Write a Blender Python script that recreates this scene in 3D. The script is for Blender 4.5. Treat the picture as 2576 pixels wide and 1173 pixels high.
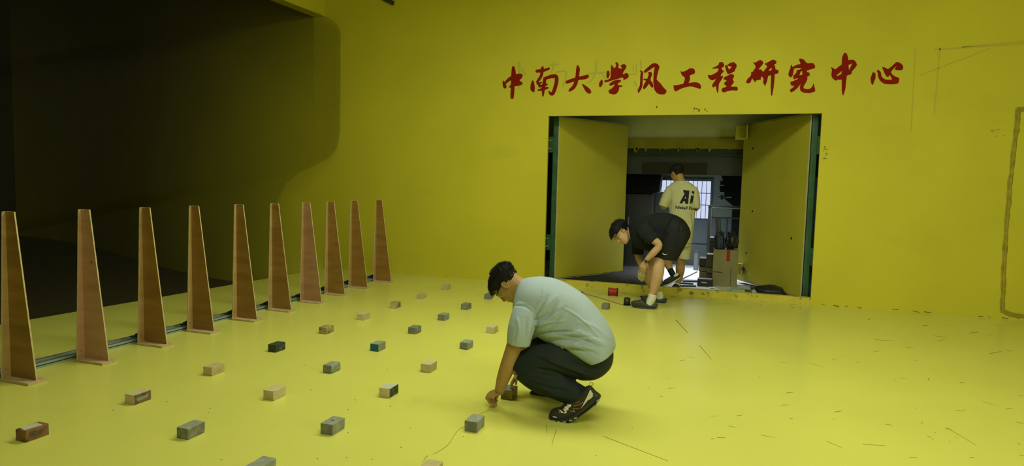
import bpy, bmesh, math, random
from mathutils import Vector, Matrix, noise
from mathutils.bvhtree import BVHTree
from mathutils.geometry import tessellate_polygon
random.seed(7)
for o in list(bpy.data.objects): bpy.data.objects.remove(o)
S = bpy.context.scene
C = S.collection

# ---------------------------------------------------------------- camera
IW, IH, FPX = 2576.0, 1173.0, 1605.39
YAW, PITCH, ROLL, CAMH = 0.31972, 0.0762547, 0.0250540, 1.5
cy_, sy_, cp_, sp_ = math.cos(YAW), math.sin(YAW), math.cos(PITCH), math.sin(PITCH)
FWD = Vector((-sy_*cp_, cy_*cp_, -sp_)); RT0 = Vector((cy_, sy_, 0)); UP0 = RT0.cross(FWD)
RT = math.cos(ROLL)*RT0 + math.sin(ROLL)*UP0
UP = -math.sin(ROLL)*RT0 + math.cos(ROLL)*UP0
CAMP = Vector((0, 0, CAMH))
cam_d = bpy.data.cameras.new('camera'); cam = bpy.data.objects.new('camera', cam_d); C.objects.link(cam)
cam_d.sensor_fit = 'HORIZONTAL'; cam_d.sensor_width = 36; cam_d.lens = FPX/IW*36
cam_d.clip_start = 0.05; cam_d.clip_end = 200
M = Matrix((RT, UP, -FWD)).transposed().to_4x4(); M.translation = CAMP; cam.matrix_world = M
S.camera = cam
def at(px, py, Y):
    d = (px-IW/2)*RT - (py-IH/2)*UP + FPX*FWD
    return CAMP + d*(Y/d.y)
def flr(px, py, z=0.0):
    d = (px-IW/2)*RT - (py-IH/2)*UP + FPX*FWD
    return CAMP + d*((z-CAMH)/d.z)
def mpp(P):                      # metres per photo pixel at a point
    return (P-CAMP).dot(FWD)/FPX
def pix(P):
    q = P-CAMP; a = q.dot(FWD)
    return IW/2+FPX*q.dot(RT)/a, IH/2-FPX*q.dot(UP)/a

# ---------------------------------------------------------------- world, lights, exposure
S.view_settings.view_transform = 'Standard'; S.view_settings.look = 'None'
S.view_settings.gamma = 1; S.view_settings.use_curve_mapping = False
S.view_settings.exposure = 0.0
Wd = bpy.data.worlds.new('world'); S.world = Wd; Wd.use_nodes = True
bg = Wd.node_tree.nodes['Background']; bg.inputs[0].default_value = (0.74, 0.80, 1.0, 1); bg.inputs[1].default_value = 0.95
def area(name, loc, target, sx, sy, power, color=(1, 1, 1), spread=math.pi):
    l = bpy.data.lights.new(name, 'AREA'); l.shape = 'RECTANGLE'; l.size = sx; l.size_y = sy
    l.energy = power; l.color = color; l.spread = spread
    o = bpy.data.objects.new(name, l); C.objects.link(o); o.location = loc
    o.rotation_euler = (Vector(target)-Vector(loc)).to_track_quat('-Z', 'Y').to_euler()
    return o
LC = (0.97, 1.0, 0.86)
area('ceiling_lamp', (0.4, 1.0, 4.6), (0.1, 2.2, 0), 3.0, 2.4, 150, LC)
area('ceiling_lamp', (-1.5, 5.2, 4.4), (-1.5, 5.3, 0), 4.6, 1.0, 158, LC)
area('side_lamp', (4.6, 1.6, 2.6), (-0.5, 9.2, 1.6), 2.4, 1.8, 88, (1.0, 0.99, 0.72))
area('store_daylight_fill', (-0.5, 11.8, 2.0), (-0.5, 11.5, 0.0), 0.6, 0.4, 37, (0.86, 0.93, 1.0), math.radians(80))  # added light above the floor, standing in for daylight from an unseen door

# ---------------------------------------------------------------- materials
MT = {}
def mat(name, col, rough=0.6, metal=0.0, var=0.0, vscale=8.0, col2=None, bump=0.0, bscale=40.0, stretch=None, spec=0.5, emit=None, coat=0.0, ramp=(0.35, 0.65), detail=4.0):
    m = bpy.data.materials.new(name); m.use_nodes = True; nt = m.node_tree; N = nt.nodes; L = nt.links
    b = N['Principled BSDF']
    b.inputs['Base Color'].default_value = (*col, 1); b.inputs['Roughness'].default_value = rough
    b.inputs['Metallic'].default_value = metal; b.inputs['Specular IOR Level'].default_value = spec
    b.inputs['Coat Weight'].default_value = coat
    tc = N.new('ShaderNodeTexCoord'); mp = N.new('ShaderNodeMapping'); L.new(tc.outputs['Object'], mp.inputs[0])
    if stretch: mp.inputs['Scale'].default_value = stretch
    c2 = col2 if col2 else tuple(c*(1-var) for c in col)
    if col2 or var:
        n = N.new('ShaderNodeTexNoise'); n.inputs['Scale'].default_value = vscale; n.inputs['Detail'].default_value = detail
        L.new(mp.outputs[0], n.inputs['Vector'])
        r = N.new('ShaderNodeValToRGB'); r.color_ramp.elements[0].position = ramp[0]; r.color_ramp.elements[1].position = ramp[1]
        r.color_ramp.elements[0].color = (*col, 1); r.color_ramp.elements[1].color = (*c2, 1)
        L.new(n.outputs['Fac'], r.inputs[0]); L.new(r.outputs[0], b.inputs['Base Color'])
    if bump:
        n2 = N.new('ShaderNodeTexNoise'); n2.inputs['Scale'].default_value = bscale; n2.inputs['Detail'].default_value = 5
        L.new(mp.outputs[0], n2.inputs['Vector'])
        bp = N.new('ShaderNodeBump'); bp.inputs['Strength'].default_value = bump; bp.inputs['Distance'].default_value = 0.004
        L.new(n2.outputs['Fac'], bp.inputs['Height']); L.new(bp.outputs[0], b.inputs['Normal'])
    if emit: b.inputs['Emission Color'].default_value = (*emit[0], 1); b.inputs['Emission Strength'].default_value = emit[1]
    MT[name] = m; return m
def mixin(m, mask_fn, col):      # lay a second colour over a material where mask_fn builds a factor
    nt = m.node_tree; N = nt.nodes; L = nt.links; b = N['Principled BSDF']; bc = b.inputs['Base Color']
    mx = N.new('ShaderNodeMix'); mx.data_type = 'RGBA'
    if bc.links: L.new(bc.links[0].from_socket, mx.inputs[6])
    else: mx.inputs[6].default_value = bc.default_value
    mx.inputs[7].default_value = (*col, 1)
    L.new(mask_fn(N, L), mx.inputs[0]); L.new(mx.outputs[2], bc)
def noise_mask(scale, lo, hi, mul=1.0, stretch=(1, 1, 1), detail=6, rot=(0, 0, 0)):
    def f(N, L):
        tc = N.new('ShaderNodeTexCoord'); mp = N.new('ShaderNodeMapping'); mp.inputs['Scale'].default_value = stretch
        mp.inputs['Rotation'].default_value = rot
        L.new(tc.outputs['Object'], mp.inputs[0]); n = N.new('ShaderNodeTexNoise'); n.inputs['Scale'].default_value = scale; n.inputs['Detail'].default_value = detail
        L.new(mp.outputs[0], n.inputs['Vector']); r = N.new('ShaderNodeMapRange'); r.inputs[1].default_value = lo; r.inputs[2].default_value = hi; r.inputs[4].default_value = mul
        L.new(n.outputs['Fac'], r.inputs[0]); return r.outputs[0]
    return f

YW = (0.62, 0.575, 0.030)
m_wall = mat('yellow wall paint', YW, 0.62, var=0.10, vscale=0.7, bump=0.15, bscale=14, spec=0.3)
mixin(m_wall, noise_mask(1.1, 0.62, 0.85, 0.35, (1, 1, 2.5)), (0.45, 0.42, 0.06))
m_floor = mat('yellow epoxy floor', (0.66, 0.665, 0.125), 0.27, var=0.06, vscale=0.9, bump=0.05, bscale=5, spec=0.45)
mixin(m_floor, noise_mask(2.2, 0.66, 0.9, 0.45), (0.42, 0.38, 0.05))
mixin(m_floor, noise_mask(60, 0.745, 0.78, 0.7, (1, 1, 1), 2), (0.2, 0.15, 0.03))
m_sill = mat('worn yellow sill paint', (0.62, 0.55, 0.05), 0.6, var=0.15, vscale=5, bump=0.3)
mixin(m_sill, noise_mask(9, 0.58, 0.66, 0.9, (1, 1, 1), 8), (0.16, 0.13, 0.03))
m_lint = mat('dull mustard lintel paint', (0.34, 0.31, 0.02), 0.8, var=0.2, vscale=4)
m_seam = mat('mustard sealed seam', (0.40, 0.34, 0.02), 0.75, var=0.3, vscale=12, bump=0.5, bscale=60)
m_leaf = mat('yellow door paint', (0.465, 0.435, 0.026), 0.6, var=0.08, vscale=1.5, bump=0.1)
mixin(m_leaf, noise_mask(2.5, 0.66, 0.85, 0.5), (0.33, 0.30, 0.05))
m_green = mat('green steel paint', (0.03, 0.13, 0.045), 0.45, var=0.4, vscale=6)
m_pale = mat('pale plaster', (0.66, 0.71, 0.44), 0.85, var=0.15, vscale=2)
m_black = mat('black gasket', (0.008, 0.009, 0.008), 0.6)
m_dark = mat('dark steel', (0.012, 0.018, 0.014), 0.55, var=0.3, vscale=4)
m_beam = mat('dull green beam paint', (0.025, 0.05, 0.028), 0.6, var=0.3, vscale=5)
m_pitch = mat('black machine paint', (0.004, 0.006, 0.005), 0.6, spec=0.15)
m_dgrey = mat('dark grey green panel', (0.05, 0.06, 0.045), 0.6, var=0.2, vscale=3)
m_board = mat('brown board', (0.030, 0.026, 0.006), 0.8, var=0.2)
m_cream = mat('cream edging', (0.55, 0.52, 0.30), 0.6, var=0.2)
m_store = mat('pale blue grey wall', (0.25, 0.31, 0.27), 0.8, var=0.08)
m_dado = mat('blue grey dado paint', (0.155, 0.20, 0.22), 0.5, var=0.1)
m_sfloor = mat('worn tiled store floor', (0.72, 0.74, 0.78), 0.25, col2=(0.35, 0.38, 0.42), vscale=5, stretch=(1, 3, 1), ramp=(0.5, 0.75))
m_win = mat('window frame blue grey', (0.10, 0.14, 0.18), 0.5)
m_bar = mat('window bar steel', (0.08, 0.10, 0.14), 0.4, 0.5)
m_red = mat('red wall paint', (0.26, 0.012, 0.002), 0.75, var=0.15, vscale=3, spec=0.1)
m_alu = mat('aluminium profile', (0.38, 0.46, 0.36), 0.42, 0.35, var=0.15, vscale=3)
m_slot = mat('dark profile slot', (0.02, 0.03, 0.03), 0.6)
m_brk = mat('dark green bracket', (0.03, 0.07, 0.055), 0.5, 0.3)
m_bolt = mat('brass coloured bolt', (0.6, 0.5, 0.3), 0.35, 0.9)
m_ply = mat('plywood edge', (0.62, 0.50, 0.24), 0.7, var=0.25, vscale=30)
def wood(name, a, b, c, sc=3.0):
    m = mat(name, a, 0.42, var=0.0, col2=b, vscale=sc, stretch=(1.0, 1.0, 6.0), ramp=(0.3, 0.7), detail=6, bump=0.06, bscale=60)
    mixin(m, noise_mask(2.2, 0.5, 0.75, 0.55, (0.8, 0.8, 5)), c); return m
m_w1 = wood('red brown film faced plywood', (0.32, 0.175, 0.034), (0.24, 0.125, 0.022), (0.16, 0.085, 0.014))
m_w2 = wood('pale brown plywood', (0.50, 0.29, 0.15), (0.42, 0.23, 0.11), (0.33, 0.17, 0.08))
m_w3 = wood('pink brown plywood', (0.40, 0.225, 0.10), (0.33, 0.18, 0.075), (0.26, 0.13, 0.05))
m_front = wood('front plate plywood', (0.44, 0.29, 0.10), (0.37, 0.235, 0.08), (0.29, 0.18, 0.06))
m_base = mat('pale base board wood', (0.56, 0.43, 0.20), 0.65, var=0.25, vscale=14, stretch=(1, 5, 1), bump=0.2)
m_shade = None

# ---------------------------------------------------------------- helpers
def link(name, me, m=None, parent=None, smooth=False):
    o = bpy.data.objects.new(name, me); C.objects.link(o)
    if m is not None:
        for x in (m if isinstance(m, (list, tuple)) else [m]): me.materials.append(x)
    if parent is not None:
        o.parent = parent
        if parent.type == 'EMPTY': o.matrix_parent_inverse = Matrix.LocRotScale(parent.location, parent.rotation_euler, None).inverted()
    if smooth:
        for p in me.polygons: p.use_smooth = True
    return o
def obj(name, bm, m, parent=None, smooth=False, recalc=True):
    if recalc: bmesh.ops.recalc_face_normals(bm, faces=bm.faces)
    me = bpy.data.meshes.new(name); bm.to_mesh(me); bm.free()
    return link(name, me, m, parent, smooth)
def empty(name, loc, label, cat, group=None, rz=0.0):
    o = bpy.data.objects.new(name, None); C.objects.link(o); o.location = loc; o.rotation_euler = (0, 0, rz)
    o.empty_display_size = 0.1; return tag(o, label, cat, group)
def tag(o, label, cat=None, group=None):
    o['label'] = label
    if cat: o['category'] = cat
    if group: o['group'] = group
    return o
def B():
    return bmesh.new()
def box(bm, a, b, bev=0.0, mi=0):
    a = Vector(a); b = Vector(b)
    vs = [bm.verts.new((x, y, z)) for x in (a.x, b.x) for y in (a.y, b.y) for z in (a.z, b.z)]
    fs = [bm.faces.new([vs[i] for i in q]) for q in ((0, 1, 3, 2), (4, 6, 7, 5), (0, 4, 5, 1), (2, 3, 7, 6), (0, 2, 6, 4), (1, 5, 7, 3))]
    for f in fs: f.material_index = mi
    if bev > 0:
        es = list({e for f in fs for e in f.edges})
        r = bmesh.ops.bevel(bm, geom=es, offset=bev, segments=2, profile=0.6, affect='EDGES')
        for f in r['faces']: f.material_index = mi
    return vs
def obox(bm, c, ax, ay, az, bev=0.0, mi=0):         # oriented box: centre and three half vectors
    c = Vector(c); n0 = len(bm.verts)
    vs = [bm.verts.new(c+sx*Vector(ax)+sy*Vector(ay)+sz*Vector(az)) for sx in (-1, 1) for sy in (-1, 1) for sz in (-1, 1)]
    fs = [bm.faces.new([vs[i] for i in q]) for q in ((0, 1, 3, 2), (4, 6, 7, 5), (0, 4, 5, 1), (2, 3, 7, 6), (0, 2, 6, 4), (1, 5, 7, 3))]
    for f in fs: f.material_index = mi
    if bev > 0:
        bmesh.ops.bevel(bm, geom=list({e for f in fs for e in f.edges}), offset=bev, segments=2, profile=0.6, affect='EDGES')
def bar(bm, p, q, w, h=None, mi=0, up=Vector((0, 0, 1))):
    p = Vector(p); q = Vector(q); d = q-p; h = h or w
    s = d.cross(up)
    if s.length < 1e-5: s = d.cross(Vector((1, 0, 0)))
    s.normalize(); u = s.cross(d).normalized()
    obox(bm, (p+q)/2, d/2, s*w/2, u*h/2, 0, mi)
def prism(bm, poly, vec, mi=0):                     # poly: list of 3D points, extruded along vec
    vec = Vector(vec); a = [bm.verts.new(Vector(p)) for p in poly]; b = [bm.verts.new(Vector(p)+vec) for p in poly]
    n = len(a); fs = []
    tri = tessellate_polygon([[Vector(p) for p in poly]])
    for t in tri:
        fs.append(bm.faces.new([a[i] for i in t])); fs.append(bm.faces.new([b[i] for i in reversed(t)]))
    for i in range(n): fs.append(bm.faces.new([a[i], b[i], b[(i+1) % n], a[(i+1) % n]]))
    for f in fs: f.material_index = mi
def cyl(bm, p, q, r, r2=None, n=16, mi=0):
    p = Vector(p); q = Vector(q); loft(bm, *tube_secs([p, q], [(r, r), (r2 or r, r2 or r)]), n=n, mi=mi)
def tube_secs(pts, rad, side=None):
    cs, avs, bvs = [], [], []
    n = len(pts)
    ref = Vector(side) if side else None
    for i in range(n):
        t = (pts[min(i+1, n-1)]-pts[max(i-1, 0)]).normalized()
        if ref is None:
            ref = t.orthogonal().normalized()
        b = (ref - t*ref.dot(t))
        if b.length < 1e-4: b = t.orthogonal()
        b.normalize(); a = b.cross(t).normalized()
        if not side: ref = b
        ra, rb = rad[i] if isinstance(rad[i], (tuple, list)) else (rad[i], rad[i])
        cs.append(pts[i]); avs.append(a*ra); bvs.append(b*rb)
    return cs, avs, bvs
def loft(bm, cs, avs, bvs, n=20, mi=0, ex=1.0, cap=True, rnd=0):
    rings = []; ex0 = ex
    for ri, (c, a, b) in enumerate(zip(cs, avs, bvs)):
        if isinstance(ex0, (list, tuple)): ex = ex0[0]+(ex0[1]-ex0[0])*ri/max(1, len(cs)-1)
        ring = []
        for k in range(n):
            t = 2*math.pi*k/n; ct, st = math.cos(t), math.sin(t)
            ring.append(bm.verts.new(c + a*(math.copysign(abs(ct)**ex, ct)) + b*(math.copysign(abs(st)**ex, st))))
        rings.append(ring)
    for r0, r1 in zip(rings, rings[1:]):
        for k in range(n):
            f = bm.faces.new([r0[k], r0[(k+1) % n], r1[(k+1) % n], r1[k]]); f.material_index = mi
    if cap:
        f = bm.faces.new(list(reversed(rings[0]))); f.material_index = mi
        f = bm.faces.new(rings[-1]); f.material_index = mi
    return rings
def cr(pts, n=6):                                   # Catmull-Rom through tuples
    out = []
    P = [pts[0]]+list(pts)+[pts[-1]]
    for i in range(1, len(P)-2):
        for k in range(n):
            t = k/n
            out.append(tuple(0.5*((2*b)+(-a+c)*t+(2*a-5*b+4*c-d)*t*t+(-a+3*b-3*c+d)*t**3) for a, b, c, d in zip(P[i-1], P[i], P[i+1], P[i+2])))
    out.append(tuple(pts[-1])); return out
def tube(bm, pts, rad, n=12, side=None, mi=0, sm=0):
    if sm:
        q = cr([(*p, *(r if isinstance(r, (tuple, list)) else (r, r))) for p, r in zip(pts, rad)], sm)
        pts = [Vector(x[:3]) for x in q]; rad = [(max(x[3], 1e-4), max(x[4], 1e-4)) for x in q]
    else: pts = [Vector(p) for p in pts]
    loft(bm, *tube_secs(pts, rad, side), n=n, mi=mi)
def ell(bm, c, a, b, d, n=16, mi=0):                # ellipsoid with three half vectors
    c, a, b, d = Vector(c), Vector(a), Vector(b), Vector(d)
    cs, av, bv = [], [], []
    K = n//2
    for i in range(K+1):
        t = math.pi*(i/K)*0.98+math.pi*0.01; cs.append(c-d*math.cos(t)); av.append(a*math.sin(t)); bv.append(b*math.sin(t))
    loft(bm, cs, av, bv, n=n, mi=mi)
def struct(name, bm, m, parent=None, label=None):
    o = obj(name, bm, m, parent); o['kind'] = 'structure'
    if label: o['label'] = label
    return o
def quadgrid(bm, P00, P10, P11, P01, nu, nv):
    P = [Vector(x) for x in (P00, P10, P11, P01)]
    g = [[bm.verts.new((P[0]*(1-u/nu)+P[1]*(u/nu))*(1-v/nv)+(P[3]*(1-u/nu)+P[2]*(u/nu))*(v/nv)) for u in range(nu+1)] for v in range(nv+1)]
    for v in range(nv):
        for u in range(nu): bm.faces.new([g[v][u], g[v][u+1], g[v+1][u+1], g[v+1][u]])

# ---------------------------------------------------------------- setting: tunnel
YB = 9.24                        # far wall plane
CEIL = 4.75
XR, YN = 7.0, -3.0
b = B(); prism(b, [(-6.96, YN, 0), (XR, YN, 0), (XR, YB, 0), (-6.36, YB, 0), (-6.56, 6.0, 0), (-6.78, 3.0, 0)], (0, 0, -0.08)); struct('floor', b, m_floor)
OX0, OX1, OZ0, OZ1 = -2.536, 1.151, 0.09, 2.523
b = B(); T = 0.05
box(b, (-6.62, YB, -0.5), (OX0, YB+T, CEIL)); box(b, (OX1, YB, -0.1), (XR, YB+T, CEIL))
box(b, (OX0, YB, OZ1), (OX1, YB+T, CEIL)); 
wall_back = struct('wall_back', b, m_wall)
b = B(); box(b, (OX0, YB-0.004, -0.01), (OX1, YB+0.10, OZ0), 0.006); struct('trim_1', b, m_sill)
b = B(); box(b, (XR, YN, -0.1), (XR+.1, YB, CEIL)); struct('wall_right', b, m_wall)
b = B(); box(b, (-6.96, YN-.1, -0.5), (XR, YN, CEIL)); struct('wall_front', b, m_wall)
b = B(); box(b, (-6.6, YN, CEIL), (XR, YB+.05, CEIL+.1)); struct('ceiling', b, m_wall)
# dark upstream chamber behind an added see-through sheet that stands in for shade
m_chamber = mat('darkened chamber shell', (0.05, 0.045, 0.015), 0.8, var=0.3, vscale=1.0)  # dark base colour stands in for the lack of light in the chamber
b = B()
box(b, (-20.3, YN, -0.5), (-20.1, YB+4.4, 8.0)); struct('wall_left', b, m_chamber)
b = B(); prof = []
for k in range(31):
    t = k/30; x = -6.62-13.5*t; prof.append((x, YB+4.2*(3*t*t-2*t**3)))
g = [[b.verts.new((x, y, z)) for x, y in prof] for z in (-0.5, 8.0)]; g2 = [[b.verts.new((x, y+.08, z)) for x, y in prof] for z in (-0.5, 8.0)]
for i in range(30):
    b.faces.new([g[0][i], g[0][i+1], g[1][i+1], g[1][i]]); b.faces.new([g2[0][i], g2[0][i+1], g2[1][i+1], g2[1][i]])
    b.faces.new([g[1][i], g[1][i+1], g2[1][i+1], g2[1][i]])
o = struct('wall_contraction', b, m_wall)
for p_ in o.data.polygons: p_.use_smooth = True
b = B(); box(b, (-20.2, YN, -0.5), (-6.3, YB+4.4, -0.42)); struct('floor_chamber', b, mat('darkened chamber floor', (0.10, 0.09, 0.03), 0.85, var=0.2))  # shade on the chamber floor is put into its dark colour
def shade_mat():
    m = bpy.data.materials.new('see-through shade'); m.use_nodes = True; N = m.node_tree.nodes; L = m.node_tree.links
    bs = N['Principled BSDF']; bs.inputs['Base Color'].default_value = (0.022, 0.019, 0.008, 1); bs.inputs['Roughness'].default_value = 0.75
    bs.inputs['Specular IOR Level'].default_value = 0.2
    tr = N.new('ShaderNodeBsdfTransparent'); mx = N.new('ShaderNodeMixShader'); mx.inputs[0].default_value = 0.62
    out = N['Material Output']; L.new(tr.outputs[0], mx.inputs[1]); L.new(bs.outputs[0], mx.inputs[2]); L.new(mx.outputs[0], out.inputs[0])
    # faint vertical banding in the opacity
    tc = N.new('ShaderNodeTexCoord'); mp = N.new('ShaderNodeMapping'); mp.inputs['Scale'].default_value = (1, 14, 0.15); L.new(tc.outputs['Object'], mp.inputs[0])
    n = N.new('ShaderNodeTexNoise'); n.inputs['Scale'].default_value = 3; L.new(mp.outputs[0], n.inputs['Vector'])
    r = N.new('ShaderNodeMapRange'); r.inputs[3].default_value = 0.22; r.inputs[4].default_value = 0.29; L.new(n.outputs['Fac'], r.inputs[0]); L.new(r.outputs[0], mx.inputs[0])
    return m
m_shade = shade_mat()
def xs(y): return (-6.36-(YB-y)*0.0625 if y > 6 else -6.56-(6.0-y)*0.073) + 0.30*max(0, min(1, (y-8.5)/0.7))
b = B()
ring = [(-3.0, 4.2), (-3.0, -0.4), (3.0, -0.4), (6.0, -0.4), (8.02, -0.4), (8.03, 0.5), (8.09, 1.15), (8.28, 1.42), (8.55, 1.60), (8.85, 1.75), (9.05, 1.88), (9.15, 2.02), (9.2, 2.3), (9.205, 3.0), (9.20, 3.9), (9.16, 4.0), (9.05, 4.08), (8.85, 4.14), (8.5, 4.17), (7.5, 4.2), (3.0, 4.2)]
tri = tessellate_polygon([[Vector((y, z, 0)) for y, z in ring]])
vs = [b.verts.new((xs(y)-0.02, y, z)) for y, z in ring]
for t in tri: b.faces.new([vs[i] for i in t])
struct('shade_sheet', b, m_shade)  # added sheet, outlined like the shade on the wall behind it
b = B(); prism(b, [(-7.2, YN, 4.19), (xs(3)+.0, YN, 4.19), (xs(6), 6.0, 4.19), (-6.42, YB, 4.19), (-6.62, YB, 4.19)], (0, 0, CEIL+.1-4.19)); struct('trim_header', b, m_wall)
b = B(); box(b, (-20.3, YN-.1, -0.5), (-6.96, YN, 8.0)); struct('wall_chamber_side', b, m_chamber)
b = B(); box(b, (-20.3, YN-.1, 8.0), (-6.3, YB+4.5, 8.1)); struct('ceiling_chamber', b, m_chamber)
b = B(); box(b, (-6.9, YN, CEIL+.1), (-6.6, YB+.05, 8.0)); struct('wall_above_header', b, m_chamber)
# bracket high on the far wall
w = empty('wall_bracket', at(978, 4, YB-.02), 'small slanted metal bracket high on the yellow far wall, at the top edge', 'bracket')
b = B(); bar(b, at(962, -4, YB-.03), at(990, 10, YB-.03), 0.02, 0.05); obj('plate', b, m_dgrey, w)
b = B(); bar(b, at(970, -6, YB-.07), at(992, 5, YB-.07), 0.012, 0.02); obj('rod', b, m_dgrey, w)

# ---------------------------------------------------------------- far wall details
def wallpoly(name, pts, m, parent, dy=0.002, label=None):
    b = B(); P = [at(x, y, YB-dy) for x, y in pts]
    vs = [b.verts.new(p) for p in P]
    for t in tessellate_polygon([P]): b.faces.new([vs[i] for i in t])
    o = obj(name, b, m, parent)
    if label: o['label'] = label
    return o
# sealed hatch seam at the right edge (rough mustard strip, proud of the wall)
random.seed(3)
b = B()
def seam(pts, w):
    q = cr([(x, y) for x, y in pts], 14); prev = None
    for i, (x0, y0) in enumerate(q):
        j = min(i+1, len(q)-1); k = max(i-1, 0); P = at(x0, y0, YB); d = (at(*q[j], YB)-at(*q[k], YB)).normalized(); s_ = d.cross(Vector((0, 1, 0)))
        l = w*.5*(1+.45*noise.noise(P*6)+.3*noise.noise(P*23)); r = w*.5*(1+.45*noise.noise(P*7+Vector((9, 0, 0)))+.3*noise.noise(P*19)); h_ = .008+.004*noise.noise(P*15)
        cur = [b.verts.new(v) for v in (P+s_*l, P+s_*l*.5+Vector((0, -h_, 0)), P-s_*r*.1+Vector((0, -h_*.35, 0)), P-s_*r*.5+Vector((0, -h_, 0)), P-s_*r)]
        if prev:
            for t in range(4): b.faces.new([prev[t], prev[t+1], cur[t+1], cur[t]])
        prev = cur
seam([(2561, 272), (2556, 330), (2545, 420), (2535, 520), (2530, 600), (2524, 690), (2522, 745), (2521, 782)], 0.055)
seam([(2519, 782), (2545, 792), (2580, 797), (2640, 803)], 0.055)
seam([(2558, 276), (2580, 275), (2640, 275)], 0.05)
o = obj('sealed_seam', b, m_seam, wall_back); o['label'] = 'rough mustard sealing strip outlining a closed hatch'
m_scuff = mat('dark scuff', (0.16, 0.14, 0.03), 0.8); m_faint = mat('faint drawn line', (0.50, 0.44, 0.05), 0.8)
b = B()
def line(b, x0, y0, x1, y1, w, dy=0.0015):
    P = at(x0, y0, YB-dy); Q = at(x1, y1, YB-dy); d = (Q-P).normalized(); s = d.cross(Vector((0, 1, 0)))*w/2
    b.faces.new([b.verts.new(v) for v in (P-s, P+s, Q+s, Q-s)])
line(b, 2303, 122, 2292, 330, .012); line(b, 2365, 118, 2350, 290, .012); line(b, 2350, 125, 2640, 105, .02); line(b, 2314, 190, 2490, 122, .012); line(b, 2420, 118, 2640, 98, .012)
o = obj('pencil_lines', b, m_faint, wall_back); o['kind'] = 'stuff'
b = B()
random.seed(11)
for (x, y, n, sx, sy, s) in [(2077, 385, 9, 8, 14, .012), (2508, 335, 8, 16, 10, .008), (1760, 277, 10, 18, 5, .016), (1651, 271, 2, 1, 1, .02)]:
    for k in range(n):
        X = x+random.uniform(-sx, sx); Y = y+random.uniform(-sy, sy)
        line(b, X, Y, X+random.uniform(2, 6), Y+random.uniform(-4, 1), s*random.uniform(.4, 1))
x0 = 990
while x0 < 2560:
    Y = 690+0.0725*(x0-990)
    if random.random() < 0.6 and not 1360 < x0 < 2050: line(b, x0, Y-random.uniform(0, 3), x0+random.uniform(4, 22), Y+random.uniform(-2, 2), random.uniform(.004, .012))
    x0 += random.uniform(10, 40)
o = obj('scuff_marks', b, m_scuff, wall_back); o['kind'] = 'stuff'
# scratches and specks lying on the floor
b = B(); random.seed(5)
def fline(b, x0, y0, x1, y1, w, z=0.0012):
    P = flr(x0, y0, z); Q = flr(x1, y1, z); d = (Q-P).normalized(); s = d.cross(Vector((0, 0, 1)))*w/2
    b.faces.new([b.verts.new(v) for v in (P-s, P+s, Q+s*.6, Q-s*.6)])
for q in [(1518, 1098, 1680, 1160, .004), (1700, 805, 1730, 838, .010), (1760, 870, 1790, 905, .006), (2200, 855, 2250, 858, .008), (2350, 845, 2385, 850, .008), (2440, 838, 2462, 836, .010), (2100, 1037, 2118, 1034, .005), (2335, 952, 2338, 958, .006), (2555, 1062, 2576, 1066, .005), (2170, 1118, 2230, 1122, .004), (2530, 880, 2545, 884, .009), (2490, 890, 2520, 884, .006), (2380, 1075, 2455, 1120, .003), (2080, 1110, 2120, 1128, .003), (1375, 1070, 1376, 1090, .003), (1400, 1080, 1388, 1120, .003), (2040, 915, 2075, 925, .004), (2320, 820, 2336, 818, .012), (2470, 1010, 2510, 1022, .003), (1915, 1095, 1950, 1102, .003)]:
    fline(b, *q)
for k in range(45):
    x = random.uniform(1650, 2576); y = random.uniform(max(800, 618+.0725*x+6), 1160); fline(b, x, y, x+random.uniform(3, 22), y+random.uniform(-3, 4), random.uniform(.002, .006))
for k in range(40):
    x = random.uniform(200, 2500); y = random.uniform(830, 1160); fline(b, x, y, x+3, y+1, .006)
for k in range(26):
    x = random.uniform(1420, 2040); y = 618+.0725*x+random.uniform(2, 14); fline(b, x, y, x+random.uniform(3, 18), y+random.uniform(-1, 2), random.uniform(.006, .016))
o = obj('floor_scratches', b, m_scuff, None); o['kind'] = 'stuff'; tag(o, 'fine dark scratches and specks scattered over the yellow floor', 'scratches')

# ---------------------------------------------------------------- lettering
def chpoly(b, pts, fx, holes=None):
    loops = [[at(*fx(x, y), YB-.003) for x, y in pts]]
    for h in (holes or []): loops.append([at(*fx(x, y), YB-.003) for x, y in h])
    allp = [v for l in loops for v in l]; vs = [b.verts.new(v) for v in allp]
    for t in tessellate_polygon(loops): 
        try: b.faces.new([vs[i] for i in t])
        except ValueError: pass
LAYER = [0]
def chstroke(b, pts, fx):
    LAYER[0] += 1; yy = YB-.003-.00012*(LAYER[0] % 16)
    q = cr([(float(a), float(c), float(r)) for a, c, r in pts], 7)
    if len(q) < 2: return
    prev = None; n = len(q)
    def mk(x, y): return b.verts.new(at(*fx(x, y), yy))
    for i, (x, y, r) in enumerate(q):
        r = max(r, 1); j = min(i+1, n-1); k = max(i-1, 0); tx, ty = q[j][0]-q[k][0], q[j][1]-q[k][1]; l = math.hypot(tx, ty) or 1
        tx, ty = tx/l, ty/l; nx, ny = -ty*r, tx*r
        cur = (mk(x+nx, y+ny), mk(x-nx, y-ny))
        if prev: b.faces.new([prev[0], prev[1], cur[1], cur[0]])
        if i in (0, n-1):
            s_ = -1 if i == 0 else 1; fan = [cur[0]]
            for t in range(1, 8):
                a_ = math.pi*t/8; fan.append(mk(x+nx*math.cos(a_)+s_*tx*r*math.sin(a_), y+ny*math.cos(a_)+s_*ty*r*math.sin(a_)))
            fan.append(cur[1]); b.faces.new(fan)
        prev = cur
def F(x0, y0, s): return lambda x, y: (x0+x/s, y0+y/s)
f1, f2, f3, f4, f5, f6 = F(1250, 150, 10.6625), F(1410, 150, 10.661), F(1590, 150, 10.663), F(1770, 140, 10.663), F(1970, 120, 9.025), F(2170, 140, 13.033)
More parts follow.
